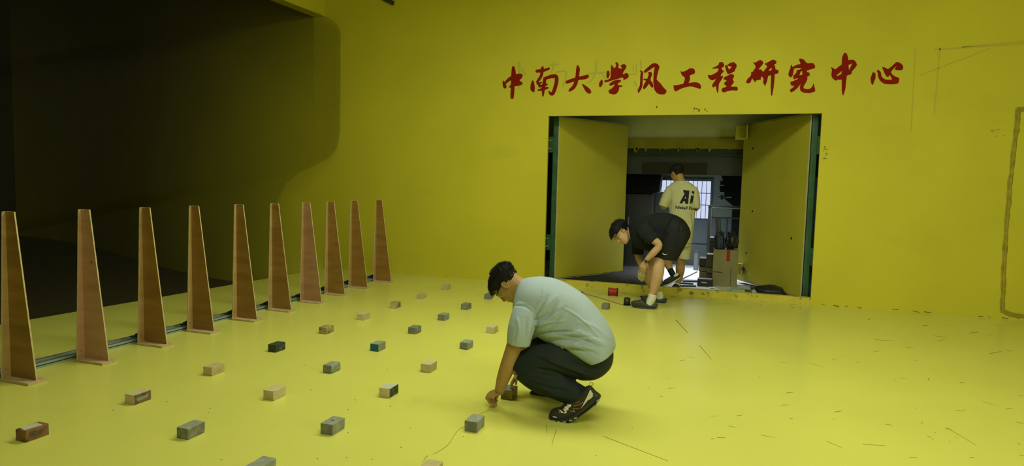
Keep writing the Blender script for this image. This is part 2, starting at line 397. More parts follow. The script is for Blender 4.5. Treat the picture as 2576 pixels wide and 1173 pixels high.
def smooth_poly(p, n=3): 
    q = cr(list(p)+[p[0]], n); return q[:-1]
CH = [
 (f1, [[(440,215,38),(448,350,60),(438,500,56),(425,700,50),(415,900,50),(408,1015,44)], [(168,575,12),(192,640,40),(215,730,46)], [(225,625,28),(330,530,45),(430,480,60)], [(350,735,22),(400,690,40)]],
      [[(480,400),(560,380),(650,378),(688,410),(690,445),(655,510),(605,552),(650,592),(690,630),(675,668),(600,698),(480,716),(400,700),(400,450)]], None),
 (f1, [[(1225,185,16),(1220,240,45),(1215,290,50)], [(1075,310,42),(1180,300,45),(1290,280,36),(1390,240,32)], [(1215,310,40),(1190,430,38),(1130,530,38),(1080,600,30)], [(960,590,30),(958,700,56),(962,800,58),(985,850,28)],
       [(1285,510,42),(1270,620,45),(1245,750,42),(1240,860,36),(1238,970,20)], [(1085,650,22),(1190,615,20)], [(1140,715,28),(1250,700,40),(1340,662,22)], [(1115,820,22),(1200,800,32),(1290,775,35),(1355,757,28)], [(1110,640,30),(1160,715,36)],
       [(1280,510,38),(1380,475,44),(1480,450,50),(1570,445,50),(1602,500,50),(1598,600,50),(1570,720,48),(1535,830,48),(1485,920,46),(1430,905,34),(1400,862,22)]], [], None),
 (f2, [[(460,175,25),(470,250,50),(460,350,50),(450,450,48),(430,540,50),(405,640,50),(350,740,48),(280,800,42),(238,835,25)], [(172,605,40),(270,570,45),(400,530,45),(520,497,45),(640,478,52),(715,452,48)], [(598,668,16),(655,735,42),(725,815,62),(772,862,54)]], [], None),
 (f2, [[(1275,330,32),(1275,400,44),(1265,465,32)], [(1105,565,25),(1085,640,50),(1065,705,32)], [(1340,670,32),(1430,620,48),(1540,585,48),(1600,570,24)], [(1500,640,36),(1490,720,55),(1440,830,90)], [(1355,855,65),(1440,845,88),(1500,790,72),(1530,720,42)], [(1560,715,30),(1645,712,16)]],
      [[(1360,155),(1385,150),(1430,228),(1480,195),(1492,140),(1470,95),(1500,70),(1545,100),(1562,160),(1545,222),(1600,232),(1640,252),(1640,212),(1612,180),(1640,140),(1700,120),(1755,150),(1765,200),(1735,260),(1695,310),(1675,375),(1695,400),(1740,362),(1800,370),(1830,430),(1810,490),(1750,525),(1690,540),(1670,475),(1560,510),(1430,545),(1320,580),(1220,610),(1170,590),(1190,560),(1330,505),(1345,350)]], None),
 (f3, [[(220,300,12),(265,345,30),(255,450,35),(250,580,33),(243,690,35),(210,790,34),(172,880,14)], [(155,750,4),(168,870,12)], [(350,320,34),(450,240,45),(560,160,52),(640,160,58),(685,205,50)], [(675,200,60),(640,330,55),(620,480,46),(612,620,42)], [(430,355,10),(490,375,45),(470,470,42),(430,580,50),(370,680,50),(325,755,36)], [(315,530,14),(400,548,32),(480,605,45),(530,690,42),(548,740,18)]],
      [[(575,500),(655,530),(700,580),(770,645),(830,730),(910,815),(925,860),(870,930),(750,930),(670,900),(615,830),(585,750)]], None),
 (f3, [], [[(1295,310),(1340,322),(1400,318),(1490,270),(1560,230),(1650,245),(1690,310),(1670,380),(1590,405),(1545,440),(1555,500),(1540,570),(1510,630),(1380,660),(1400,580),(1418,485),(1340,420)], [(1110,690),(1230,682),(1360,650),(1510,630),(1700,605),(1800,640),(1845,700),(1843,775),(1780,775),(1640,730),(1540,720),(1400,752),(1290,792),(1180,850),(1130,820)]], None),
 (f4, [], [[(415,180),(510,175),(550,250),(540,300),(480,330),(500,380),(540,410),(520,450),(480,485),(460,560),(520,535),(505,610),(420,740),(405,820),(392,985),(368,990),(340,900),(325,820),(260,855),(235,830),(240,760),(310,670),(335,618),(280,650),(220,660),(150,620),(115,540),(140,515),(200,525),(330,460),(385,412),(398,348),(310,345),(215,340),(330,290),(405,235)],
       [(540,600),(570,570),(640,545),(730,492),(810,520),(815,570),(780,640),(815,700),(790,750),(735,830),(880,830),(920,890),(890,940),(790,930),(650,950),(540,990),(480,930),(510,870),(620,830),(545,760),(580,710),(620,670),(550,640)]], [[(570,265),(620,260),(640,250),(700,200),(810,170),(885,240),(885,300),(820,430),(720,480),(650,500),(610,420),(590,340)], [(635,262),(680,378),(760,300)]]),
 (f4, [], [], [[(1325,175),(1400,185),(1460,140),(1520,115),(1590,150),(1600,210),(1540,290),(1465,370),(1540,370),(1600,440),(1640,380),(1710,300),(1640,215),(1700,190),(1860,105),(1950,140),(1950,210),(1890,240),(1920,300),(1930,370),(1990,380),(2020,440),(1980,485),(1910,490),(1900,650),(1880,850),(1840,1070),(1810,1070),(1800,850),(1810,520),(1730,550),(1700,700),(1645,820),(1595,720),(1610,610),(1545,550),(1535,640),(1410,665),(1390,720),(1320,640),(1310,600),(1250,730),(1160,745),(1140,700),(1180,620),(1250,560),(1280,500),(1270,450),(1320,430),(1400,310),(1370,240)], [(1735,405),(1810,405),(1835,340),(1818,325)]]),
 (f5, [], [], [[(355,260),(400,245),(470,270),(520,330),(550,355),(680,350),(725,400),(725,465),(620,495),(535,520),(540,550),(600,570),(605,630),(550,655),(550,720),(520,790),(470,870),(460,920),(520,940),(610,935),(660,890),(690,805),(730,960),(720,1000),(600,1030),(480,1025),(400,990),(380,920),(390,850),(420,800),(330,910),(240,990),(180,1015),(155,990),(165,940),(210,920),(260,860),(200,870),(170,830),(165,780),(240,755),(340,710),(330,690),(240,720),(230,640),(300,570),(310,510),(370,500),(430,460),(340,462),(250,472),(215,640),(165,680),(120,620),(130,550),(165,470),(175,400),(190,385),(215,440),(260,410),(340,380),(395,370),(375,300)], [(400,540),(370,630),(440,612),(432,532)]]),
 (f5, [[(1410,158,42),(1408,230,68),(1400,400,70),(1390,600,62),(1382,750,50),(1375,900,42),(1365,1000,30),(1362,1078,8)]],
      [[(1085,450),(1110,445),(1180,490),(1240,450),(1340,380),(1345,510),(1230,610),(1235,648),(1340,590),(1335,722),(1230,725),(1200,750),(1150,720),(1100,650),(1100,560),(1110,500)]], [[(1440,290),(1530,275),(1610,275),(1660,340),(1680,390),(1650,440),(1560,540),(1550,600),(1430,640)], [(1480,400),(1500,515),(1530,450),(1570,352)]]),
 (f6, [[(505,500,34),(548,570,52),(565,680,55),(620,775,62),(720,845,72),(850,865,74),(1000,862,77),(1100,835,92)]],
      [[(340,520),(375,570),(410,550),(425,650),(415,760),(370,870),(340,950),(305,950),(275,860),(262,740),(300,640)], [(640,380),(720,385),(800,430),(860,425),(1000,310),(1100,215),(1200,225),(1300,300),(1330,380),(1290,470),(1120,475),(1050,435),(1125,340),(1040,400),(970,480),(930,550),(990,630),(1080,690),(1190,730),(1195,820),(1100,930),(1000,900),(960,760),(880,630),(850,700),(800,695),(730,600),(690,500)]], None)]
lett = None
NAMES = '中南大學风工程研究中心'
b = B(); lett = None
for k, (fx, strokes, polys, holed) in enumerate(CH):
    b = B(); LAYER[0] = 0
    for s in strokes: chstroke(b, s, fx)
    for p in polys: chpoly(b, smooth_poly(p, 2), fx)
    if holed: chpoly(b, holed[0], fx, holed[1:])
    for f in b.faces:
        f.normal_update()
        if f.normal.y > 0: f.normal_flip()
    if lett is None:
        lett = bpy.data.objects.new('lettering', None); C.objects.link(lett); lett.parent = wall_back
        lett['label'] = 'row of eleven red brush-style Chinese characters'
    o = obj('character', b, m_red, lett, recalc=False); o['label'] = 'painted character '+NAMES[k]

m_ghost = mat('faint old stroke', (0.47, 0.44, 0.05), 0.7)
b = B(); fg = F(1240, 120, 4.954); LAYER[0] = 0
for s in [[(325,190,14),(330,300,12),(322,510,10)], [(370,270,16),(395,330,14)], [(690,220,6),(760,215,8),(820,205,7)], [(760,180,6),(750,260,8),(720,310,6)], [(780,305,6),(860,295,8),(912,292,8),(905,380,9),(870,480,8)],
          [(1290,170,9),(1285,260,11),(1270,330,9),(1230,400,7),(1180,440,6)], [(1185,330,6),(1300,315,9),(1480,300,7)], [(1345,300,6),(1400,380,8)], [(1752,215,7),(1750,290,6)], [(1790,200,7),(1786,300,6)], [(1840,160,8),(1845,250,8)], [(1700,330,5),(1790,325,7)], [(1770,430,12),(1785,470,9)]]: chstroke(b, s, fg)
for f in b.faces:
    f.normal_update()
    if f.normal.y > 0: f.normal_flip()
for v in b.verts: v.co.y += .0010
o = obj('old_strokes', b, m_ghost, wall_back, recalc=False); o['kind'] = 'stuff'
# ---------------------------------------------------------------- double doors
HZ0, HZ1 = 0.068, 2.53
def leafdoor(name, hx, hy, fx_, fy, mirror):
    H0 = Vector((hx, hy, 0)); F0 = Vector((fx_, fy, 0)); d = (F0-H0).normalized(); nrm = Vector((-d.y, d.x, 0))
    if nrm.y > 0: nrm = -nrm                          # towards the camera side
    root = empty(name, (hx, hy, 0), '', None); del root['label']; root['kind'] = 'structure'
    th = 0.07; cz = (HZ0+HZ1)/2; hz = (HZ1-HZ0)/2
    mid = (H0+F0)/2-nrm*th/2; half = (F0-H0)/2
    b = B(); obox(b, mid+Vector((0, 0, cz)), half, nrm*th/2, Vector((0, 0, hz)), 0.004); obj('panel', b, m_leaf, root)
    b = B(); obox(b, mid-nrm*th*0.75+Vector((0, 0, cz)), half*1.0, nrm*th*0.24, Vector((0, 0, hz+.012))); o = obj('backing_frame', b, m_dark, root)
    b = B()
    for z in (HZ0-.012, HZ1+.012): obox(b, mid+Vector((0, 0, z)), half, nrm*th*.3, Vector((0, 0, .010)))
    obj('edge_strip', b, m_cream, root)
    for nm, off, hw_, mm in (('edge_strip', .008, .007, m_cream), ('gasket', .022, .007, m_black), ('edge_strip', .036, .006, m_cream), ('steel_edge', .056, .013, m_green)):
        b = B(); obox(b, H0-d*.006-nrm*off+Vector((0, 0, cz)), d*.0058, nrm*hw_, Vector((0, 0, hz+.004))); obj(nm, b, mm, root)
    return root, d, nrm
dl, dd, dn = leafdoor('door_1', -2.43, 9.52, -1.596, 10.92, 1)
dr, rd, rn = leafdoor('door_2', 1.035, 9.42, 0.245, 10.9, -1)
# green posts with hinges
for sx, x, y in ((1, -2.492, 9.56), (-1, 1.10, 9.46)):
    b = B(); box(b, (x-.035, y-.04, 0.0), (x+.035, y+.04, 2.62), .003); box(b, (x-.05, y+.041, 0.0), (x+.05, y+.055, 2.62))
    t = struct('trim_2' if sx > 0 else 'trim_3', b, m_green)
    for z in (2.12, 0.62):
        b = B(); box(b, (x-sx*.065-.03, y-.06, z-.12), (x-sx*.065+.03, y-.02, z+.12), .004); 
        hgo = obj('hinge', b, m_green, t)
        for dz in (-.06, .06):
            b = B(); cyl(b, (x-sx*.06, y-.05, z+dz), (x-sx*.13, y-.20, z+dz), .009, n=8); obj('hinge_pin', b, m_alu, hgo)
# catch box on right leaf and bracket at its head
P = at(1847, 675, 10.62)
root = dr
b = B(); c0 = at(1825, 661, 10.7); c1 = at(1867, 690, 10.7); box(b, (c0.x, 10.66, c1.z), (c1.x, 10.76, c0.z), .004); lk = obj('latch_box', b, m_leaf, root); lk['label'] = 'yellow latch box sticking out from door edge'
b = B(); pc = at(1842, 675, 10.64); cyl(b, pc+Vector((0, .02, 0)), pc-Vector((0, .012, 0)), .035, n=6); obj('keyhole', b, m_dark, lk)
b = B(); c0 = at(1867, 663, 10.62); c1 = at(1867, 689, 10.62); box(b, (c0.x-.008, 10.60, c1.z), (c0.x+.008, 10.68, c0.z)); obj('bright_edge', b, m_cream, lk)
b = B(); pc = at(1871, 676, 10.6); cyl(b, pc-Vector((.03, 0, 0)), pc+Vector((.02, 0, 0)), .028, n=8); obj('bolt', b, m_dark, lk)
b = B(); c0 = at(1851, 318, 10.75); c1 = at(1884, 350, 10.75); box(b, (c0.x, 10.65, c1.z), (c1.x-.05, 10.9, c0.z), .004); box(b, (c1.x-.05, 10.45, c1.z), (c1.x-.03, 10.75, c0.z)); obj('head_bracket', b, m_leaf, root)
b = B(); pc = at(1878, 637, 10.8); 
for (px, py, Y) in ((1878, 637, 10.72), (1991, 600, 9.86), (1894, 374, 10.72), (1893, 532, 10.72)):
    q = at(px, py, Y); best = None
    h = Vector((1.035, 9.42, 0)); 
    t = ((q.x-h.x)*rd.x+(q.y-h.y)*rd.y)
    dvec = (q-CAMP); # intersect the view ray with the door face
    den = dvec.dot(rn); k = (Vector((1.035, 9.42, 1))-CAMP).dot(rn)/den; hit = CAMP+dvec*k
    cyl(b, hit-rn*.002, hit+rn*.006, .016, n=8)
o = obj('bolt_hole', b, m_black, root); o['kind'] = 'stuff'
# ---------------------------------------------------------------- store room beyond the doors
ZC = 3.1
b = B(); box(b, (-3.3, YB+.1, -.08), (2.6, 13.05, 0)); struct('floor_storeroom', b, m_sfloor)
wz = [at(x, y, 13) for x, y in ((1652, 455), (1790, 455), (1790, 551))]
WX0, WX1, WZ0, WZ1 = -1.36, wz[1].x, wz[2].z, wz[1].z
b = B(); box(b, (-3.3, 13, 0.9), (WX0, 13.1, ZC)); box(b, (WX1, 13, WZ0), (2.6, 13.1, ZC)); box(b, (WX0, 13, WZ1), (WX1, 13.1, ZC))
wr = struct('wall_storeroom', b, m_store)
b = B(); box(b, (-3.3, 13, 0), (2.6, 13.1, WZ0-.0)); struct('wall_dado', b, m_dado)
b = B(); box(b, (-3.3, 12.985, WZ0*.45), (2.6, 13.0, WZ0*.45+.012)); struct('trim_4', b, m_dark)
b = B(); box(b, (-3.35, YB+.05, 0), (-3.3, 13.1, ZC)); struct('wall_storeroom_left', b, m_dgrey)
b = B(); box(b, (2.6, YB+.05, 0), (2.65, 13.1, ZC)); struct('wall_storeroom_right', b, m_dgrey)
b = B(); box(b, (-3.35, YB+.05, ZC), (2.65, 13.1, ZC+.05)); struct('ceiling_storeroom', b, m_dgrey)
w1 = empty('window_1', ((WX0+WX1)/2, 13.0, WZ0), '', None); del w1['label']; w1['kind'] = 'structure'
b = B(); fw = .035
box(b, (WX0-fw, 12.97, WZ1-fw*.3), (WX1+fw, 13.03, WZ1+fw)); box(b, (WX0-fw, 12.97, WZ0-fw), (WX1+fw, 13.03, WZ0)); box(b, (WX1-fw*.2, 12.97, WZ0), (WX1+fw, 13.03, WZ1)); box(b, (WX0-fw, 12.97, WZ0), (WX0+.01, 13.03, WZ1))
obj('window_frame', b, m_win, w1)
n = 13
for k in range(1, n):
    x = WX0+(WX1-WX0)*k/n; b = B(); cyl(b, (x, 12.96, WZ0), (x, 12.96, WZ1), .005, n=6); obj('window_bar', b, m_bar, w1)
for z in (WZ0+(WZ1-WZ0)*.36, WZ0+(WZ1-WZ0)*.67):
    b = B(); box(b, (WX0, 12.955, z-.006), (WX1, 12.97, z+.006)); obj('window_rail', b, m_bar, w1)
m_glass = mat('frosted window glass', (0.9, 0.94, 1.0), 0.12, spec=0.5)
m_glass.node_tree.nodes['Principled BSDF'].inputs['Transmission Weight'].default_value = 1.0
b = B(); box(b, (WX0, 13.02, WZ0), (WX1, 13.026, WZ1)); obj('pane', b, m_glass, w1)
# pale bulkhead, torn yellow lintel, steel beam and dark lower bulkhead beyond the leaves
b = B(); box(b, (-3.3, 11.2, 2.345), (2.6, 11.3, ZC)); struct('wall_bulkhead', b, m_pale)
lt = struct('trim_5', (lambda b: (box(b, (-3.3, 11.14, 2.17), (2.6, 11.2, 2.345)), b)[1])(B()), m_lint)
random.seed(9)
for k in range(16):
    x = random.uniform(-1.5, .25); wdt = random.uniform(.02, .12); hgt = random.uniform(.01, .09)
    b = B(); prism(b, [(x-wdt/2, 11.13, 2.172), (x+wdt/2, 11.13, 2.172), (x+wdt*random.uniform(-.4, .4), 11.13, 2.172-hgt)], (0, .006, 0)); obj('torn_flap', b, m_lint, lt)
b = B(); box(b, (-3.3, 11.2, 2.06), (2.6, 11.26, 2.17)); box(b, (-3.3, 11.17, 2.06), (2.6, 11.2, 2.075)); struct('trim_6', b, m_beam)
b = B(); box(b, (-3.3, 11.3, 1.735), (2.6, 11.4, 2.06)); struct('wall_bulkhead_lower', b, m_dgrey)
a0 = at(1618, 409, 11.27); a1 = at(1778, 441, 11.27)
bd = empty('hanging_board', ((a0.x+a1.x)/2, 11.28, a1.z), 'long brown board fixed on the dark beam behind the standing man', 'board')
b = B(); box(b, (a0.x, 11.265, a1.z), (a1.x, 11.29, a0.z), .003); obj('panel', b, m_board, bd)
for x_ in (a0.x+.01, a1.x-.02):
    b = B(); box(b, (x_, 11.258, a1.z+.01), (x_+.01, 11.266, a0.z-.01)); obj('batten', b, m_dark, bd)
# dark hanging duct, grey cabinet
ct = at(1560, 466, 12.0)
t = empty('air_duct', (-1.75, 12.0, 1.5), 'black box-shaped duct above the dark grey cabinet, left of window', 'duct')
b = B(); P = [at(x, y, 12.0) for x, y in ((1520, 430), (1666, 430), (1657, 482), (1646, 486), (1520, 486))]; prism(b, P, (0, .38, 0)); obj('body', b, m_pitch, t)
b = B(); P0 = at(1560, 466, 11.98); P1 = at(1655, 466, 11.98); box(b, (P0.x, 11.97, P0.z-.008), (P1.x, 11.99, P0.z+.008)); obj('flange', b, m_pitch, t)
a0 = at(1540, 487, 11.9); a1 = at(1638, 600, 11.9)
t = empty('storage_cabinet', ((a0.x+a1.x)/2, 12.1, 0), 'tall dark grey steel cabinet left of the window behind the bending man', 'cabinet')
m_cab = mat('dark grey cabinet steel', (0.024, 0.027, 0.021), 0.55, var=.1)
b = B(); box(b, (a0.x-.2, 11.9, 0), (a1.x, 12.4, a0.z), .004); obj('body', b, m_cab, t)
for k in range(2):
    w = (a1.x-a0.x+.2)/2; x = a0.x-.2+w*k
    b = B(); box(b, (x+.012, 11.885, .05), (x+w-.012, 11.9, a0.z-.03), .003); d = obj('door', b, m_cab, t)
    b = B(); hx = x+w-.05 if k == 0 else x+.05; box(b, (hx-.008, 11.868, .8), (hx+.008, 11.886, .95)); obj('handle', b, m_alu, d)
a0 = at(1640, 484, 12.45); a1 = at(1662, 660, 12.45)
t = empty('metal_locker', ((a0.x+a1.x)/2, 12.5, 0), 'narrow grey green locker with pale edge beside the window', 'locker')
b = B(); box(b, (a0.x+.03, 12.45, 0), (a1.x+.12, 12.8, a0.z), .003); obj('body', b, mat('locker paint', (.05, .065, .06), .5), t)
b = B(); box(b, (a0.x-.0, 12.44, 0), (a0.x+.03, 12.8, a0.z+.01)); obj('side_edge', b, mat('pale locker edge', (.25, .3, .29), .5), t)
# railing
rl = empty('steel_railing', (-.0, 11.9, 0), 'dark steel handrail with upright posts in front of the pale wall', 'railing')
YR = 11.9
def rbar(nm, x0, y0, x1, y1, w, Y=YR, m=m_dark):
    b = B(); bar(b, at(x0, y0, Y), at(x1, y1, Y), w); return obj(nm, b, m, rl)
def rpost(x, y0, w):
    p = at(x, y0, YR); b = B(); box(b, (p.x-w/2, YR-w/2, 0), (p.x+w/2, YR+w/2, p.z)); obj('post', b, m_dark, rl)
rbar('top_rail', 1782, 520, 1880, 524, .055); m_rh = mat('painted rail highlight', (.16, .17, .12), .5, .3)
rbar('rail_highlight', 1790, 522.5, 1880, 526.5, .014, 11.86, m_rh)  # paler strip laid along the rail as its highlight
rbar('middle_rail', 1785, 547, 1880, 551, .03)
rpost(1786.5, 519, .055); rpost(1830, 548, .025); rpost(1862, 548, .03)
b = B(); p0 = at(1790.5, 524, YR-.04); box(b, (p0.x-.004, YR-.045, .1), (p0.x+.004, YR-.03, p0.z)); obj('post_highlight', b, m_rh, rl)  # paler strip standing in for the highlight down the post
# machine silhouette
mc = empty('lathe_machine', (.25, 12.35, 0), 'tall black machine with stepped arms right of the window', 'machine')
YM = 12.35
def mpoly(nm, pts, dep=.35, m=m_pitch, Y=YM):
    b = B(); prism(b, [at(x, y, Y) for x, y in pts], (0, dep, 0)); return obj(nm, b, m, mc)
mpoly('upper_housing', [(1814, 441), (1900, 441), (1900, 520), (1845, 519), (1822, 500), (1822, 462), (1818, 452)])
mpoly('arm', [(1812, 455), (1823, 455), (1823, 465), (1812, 465)]); mpoly('arm', [(1810, 468), (1823, 468), (1823, 483), (1811, 483)])
cpt = at(1816, 496, YM); b = B(); cyl(b, cpt+Vector((-.06, 0, 0)), cpt+Vector((.09, 0, 0)), .012, n=8); cyl(b, cpt+Vector((0, 0, -.045)), cpt+Vector((0, 0, .04)), .022, n=8); obj('crank_handle', b, m_dark, mc)
b = B(); bar(b, at(1828, 496.5, YM-.01), at(1840, 496.5, YM-.01), .012); obj('lever', b, m_alu, mc)
a0 = at(1843, 519, YM); b = B(); box(b, (a0.x, YM, 0), (a0.x+.5, YM+.35, a0.z), .005); obj('column', b, m_pitch, mc)
# timber offcut stack
random.seed(21)
m_t1 = mat('shaded timber', (.09, .075, .026), .8, var=.3, vscale=9); m_t2 = mat('dark timber', (.03, .03, .016), .8, var=.3); m_t3 = mat('yellowed timber', (.16, .135, .045), .8, var=.3, vscale=9)
g = 'timber offcuts piled by the cardboard box'
def fl_z(x, y, Y): return at(x, y, Y).z
def timber(x0, y0, x1, y1, Y, dep, m, lab):
    a = at(x0, y0, Y); c = at(x1, y1, Y); b = B(); box(b, (a.x, Y, c.z), (c.x, Y+dep, a.z), .004)
    o = obj('timber_offcut', b, m, None); tag(o, lab, 'timber', g); return o
YT = 10.7
Z0 = at(1790, 712, YT)
rows = [(1757, 700, 1776, 716, m_t2, 'dark square timber offcut at bottom left of the pile'), (1777, 702, 1793, 717, m_t1, 'brown timber offcut at bottom right of the pile'),
        (1759, 684, 1777, 699.5, m_t3, 'yellowish timber offcut, second from the floor on left'), (1778, 688, 1793, 701.5, m_t1, 'brown timber offcut, second from the floor on right'),
        (1758, 672, 1777, 683.5, m_t3, 'thin yellowish offcut third from the floor on left'), (1778, 673, 1793, 687.2, m_t3, 'pale blocky offcut third from the floor on right'),
        (1760, 650, 1775, 671.2, m_t2, 'dark upright offcut at top left of the pile'), (1778, 640, 1793, 672.2, m_t1, 'tall brown offcut at top of the pile beside cardboard box')]
for x0, y0, x1, y1, m, lab in rows: timber(x0, y0, x1, y1, YT, random.uniform(.2, .3), m, lab)
a = at(1746, 645, 12.0)
t = empty('plastic_drum', (at(1752, 660, 12.2).x, 12.2, 0), 'small dull grey drum standing against the blue grey wall', 'drum')
m_drum = mat('drum plastic', (.10, .115, .10), .7)
b = B(); q = at(1752, 644, 12.2); cyl(b, (q.x, 12.2, 0), (q.x, 12.2, .33), .045, n=14); obj('body', b, m_drum, t)
b = B(); cyl(b, (q.x, 12.2, .33), (q.x, 12.2, .36), .047, n=14); obj('lid', b, m_dgrey, t)
# cardboard box with red tape
YBX = 10.35
a0 = at(1795, 632, YBX); a1 = at(1858, 632, YBX)
m_card = mat('cardboard', (.25, .235, .085), .85, var=.15, vscale=4); m_tape = mat('red tape', (.30, .008, .01), .35)
t = empty('cardboard_box', ((a0.x+a1.x)/2, YBX+.2, 0), 'large upright cardboard box with a strip of red tape', 'box')
hgt = .57; x0, x1 = a0.x, a1.x
b = B(); box(b, (x0, YBX, 0), (x1, YBX+.36, hgt), .004); obj('carton', b, m_card, t)
q0 = at(1828, 640, YBX); q1 = at(1837, 640, YBX)
b = B(); box(b, (q0.x, YBX-.002, hgt-.17), (q1.x, YBX-.0005, hgt)); obj('tape', b, m_tape, t)
b = B(); box(b, (x0+.005, YBX-.003, .215), (x0+.14, YBX-.001, .225)); obj('flap_cut', b, m_t2, t)
b = B(); box(b, (q1.x+.12*.0+.02, YBX-.004, 0.02), (q1.x+.026, YBX-.001, .30)); obj('corner_crease', b, m_t2, t)
# dark bags and panels piled on top, leaning boards
m_bag = mat('black bag plastic', (.012, .014, .016), .45); m_bag2 = mat('dark blue bag', (.012, .02, .035), .6)
def bag(x, y, Y, rx, rz, ry, m, lab, sd):
    c_ = at(x, y, Y); b = B()
    bmesh.ops.create_icosphere(b, subdivisions=4, radius=1.0)
    for v in b.verts:
        d = v.co.copy(); r = 1+.38*noise.noise(d*1.7+Vector((sd, 0, 0)))+.16*noise.noise(d*4.5+Vector((0, sd, 0)))+.07*noise.noise(d*11)
        if d.z > .2: r *= 1-.35*abs(noise.noise(d*2.6+Vector((0, 0, sd))))
        v.co = c_+Vector((math.copysign(abs(d.x)**.75, d.x)*rx*r, math.copysign(abs(d.y)**.8, d.y)*ry*r, math.copysign(abs(d.z)**.7, d.z)*rz*r))
    for v in b.verts: v.co.z = max(v.co.z, hgt+.001)
    o = obj('rubbish_bag', b, m, None, True); tag(o, lab, 'bag', 'dark bags on the cardboard box'); return o
bag(1809, 607, 10.5, .085, .15, .11, m_bag2, 'slumped dark blue bag standing on left of the cardboard box', 3)
bag(1840, 606, 10.52, .085, .13, .12, m_bag, 'lumpy black bag standing on right of the cardboard box', 8)
tb = empty('leaning_board', (at(1806, 560, 11.2).x, 11.2, 0), 'narrow dark board leaning upright behind the bags', 'board')
b = B(); p = at(1806, 548, 11.2); q = at(1812, 640, 11.0); bar(b, (p.x, 11.25, p.z), (q.x+.02, 11.05, 0.0), .09, .02, up=Vector((0, 1, 0))); obj('panel', b, m_dark, tb)
b = B(); bar(b, (p.x+.02, 11.23, p.z-.03), (q.x+.035, 11.03, 0.05), .012, .01, up=Vector((0, 1, 0))); obj('edge', b, m_t3, tb)
t = empty('brown_crate', (at(1790, 600, 11.3).x, 11.3, 0), 'dark brown crate behind the timber pile under the railing', 'crate')
a0 = at(1786, 598, 11.2); a1 = at(1808, 598, 11.2); b = B(); box(b, (a0.x, 11.2, 0), (a1.x, 11.5, a0.z), .005); obj('body', b, m_t2, t)
for k in range(3):
    b = B(); box(b, (a0.x, 11.19, a0.z*(.2+.28*k)), (a1.x, 11.2, a0.z*(.2+.28*k)+.08)); obj('slat', b, m_t2, t)
# newspapers, green carton, dark clutter near the sill
m_paper = mat('newspaper', (.55, .56, .42), .8, var=.1, vscale=30)
t = empty('newspaper', flr(1800, 730), 'crumpled pale newspaper sheets lying behind the sill', 'newspaper')
def sheet(nm, pts, z, m, par, lift=0.0):
    P = [flr(x, y, z) for x, y in pts]; b = B(); prism(b, P, (0, 0, -.004)); return obj(nm, b, m, par)
sheet('sheet', [(1774, 733), (1786, 721), (1818, 727), (1808, 737)], .01, m_paper, t); sheet('sheet', [(1806, 737), (1822, 728), (1845, 724), (1826, 739)], .03, m_paper, t)
for q in [(1787, 724, 1797, 726), (1782, 731, 1793, 733)]: sheet('headline', [(q[0], q[1]), (q[2], q[1]+1), (q[2]-1, q[3]), (q[0]-1, q[1]+1.5)], .0165, m_dgrey, t)
t = empty('flat_carton', flr(1852, 741), 'flat pale green carton lying behind the sill', 'carton')
a0 = flr(1838, 742); a1 = flr(1873, 744); b = B(); box(b, (a0.x, 9.50, 0), (a1.x, 9.78, .085), .003); obj('body', b, mat('pale green card', (.30, .42, .28), .7), t); b = B(); box(b, (a1.x, 9.52, 0), (a1.x+.09, 9.75, .07), .003); obj('end_flap', b, m_green, t)
m_mat = mat('black rubber', (.012, .013, .012), .85, bump=.5, bscale=12)
t = empty('rubber_mat', (-1.6, 9.9, 0), 'rumpled black rubber sheet covering the store floor behind the sill', 'mat')
b = B(); quadgrid(b, (-2.35, 9.64, .02), (-.76, 9.45, .02), (-1.06, 11.8, .02), (-2.0, 11.8, .02), 30, 30)
for v in b.verts: v.co.z += .03*abs(noise.noise(v.co*5))+.02*noise.noise(v.co*13)+.02
geo = b.faces[:]; r = bmesh.ops.extrude_face_region(b, geom=geo)
for v in [e for e in r['geom'] if isinstance(e, bmesh.types.BMVert)]: v.co.z = 0.002
obj('sheet', b, m_mat, t, True)
gp = 'dark strips on the store floor'
for k, (x0, y0, x1, y1, w, lab) in enumerate([(1700, 711, 1744, 714.5, .05, 'dark metal strip lying nearest the pale floor'), (1705, 719, 1750, 720, .05, 'dark metal strip lying nearest the sill'), (1716, 706.5, 1756, 707.5, .14, 'wide dark board lying flat on the bright floor'), (1712, 704, 1754, 684, .012, 'thin dark rod lying slanted across the bright floor')]):
    b = B(); bar(b, flr(x0, y0, .012), flr(x1, y1, .012), w, .02); o = obj('metal_strip', b, m_dark, None); tag(o, lab, 'strip', gp)
t = empty('power_tool_case', flr(1772, 724), 'low black tool case lying in front of the timber pile', 'case')
b = B(); a = flr(1762, 727); box(b, (a.x-.06, 10.22, 0), (a.x+.17, 10.34, .12), .015); obj('body', b, m_bag, t); b = B(); box(b, (a.x, 10.205, .05), (a.x+.08, 10.22, .07)); obj('latch', b, m_alu, t)
t = empty('dark_sack', flr(1900, 738), 'dark sack with tangled scrap lying under the right door leaf', 'sack')
b = B(); c_ = Vector((.66, 9.75, .07)); ell(b, c_, (.22, 0, 0), (0, .16, 0), (0, 0, .07), n=18)
for v in b.verts: v.co += (v.co-c_)*.4*noise.noise(v.co*8)
mn = min(v.co.z for v in b.verts)
for v in b.verts: v.co.z -= mn
obj('cloth', b, m_bag, t, True)
b = B(); cyl(b, (.42, 9.7, .1), (.47, 9.68, .12), .03, n=10); obj('cap', b, m_dgrey, t)
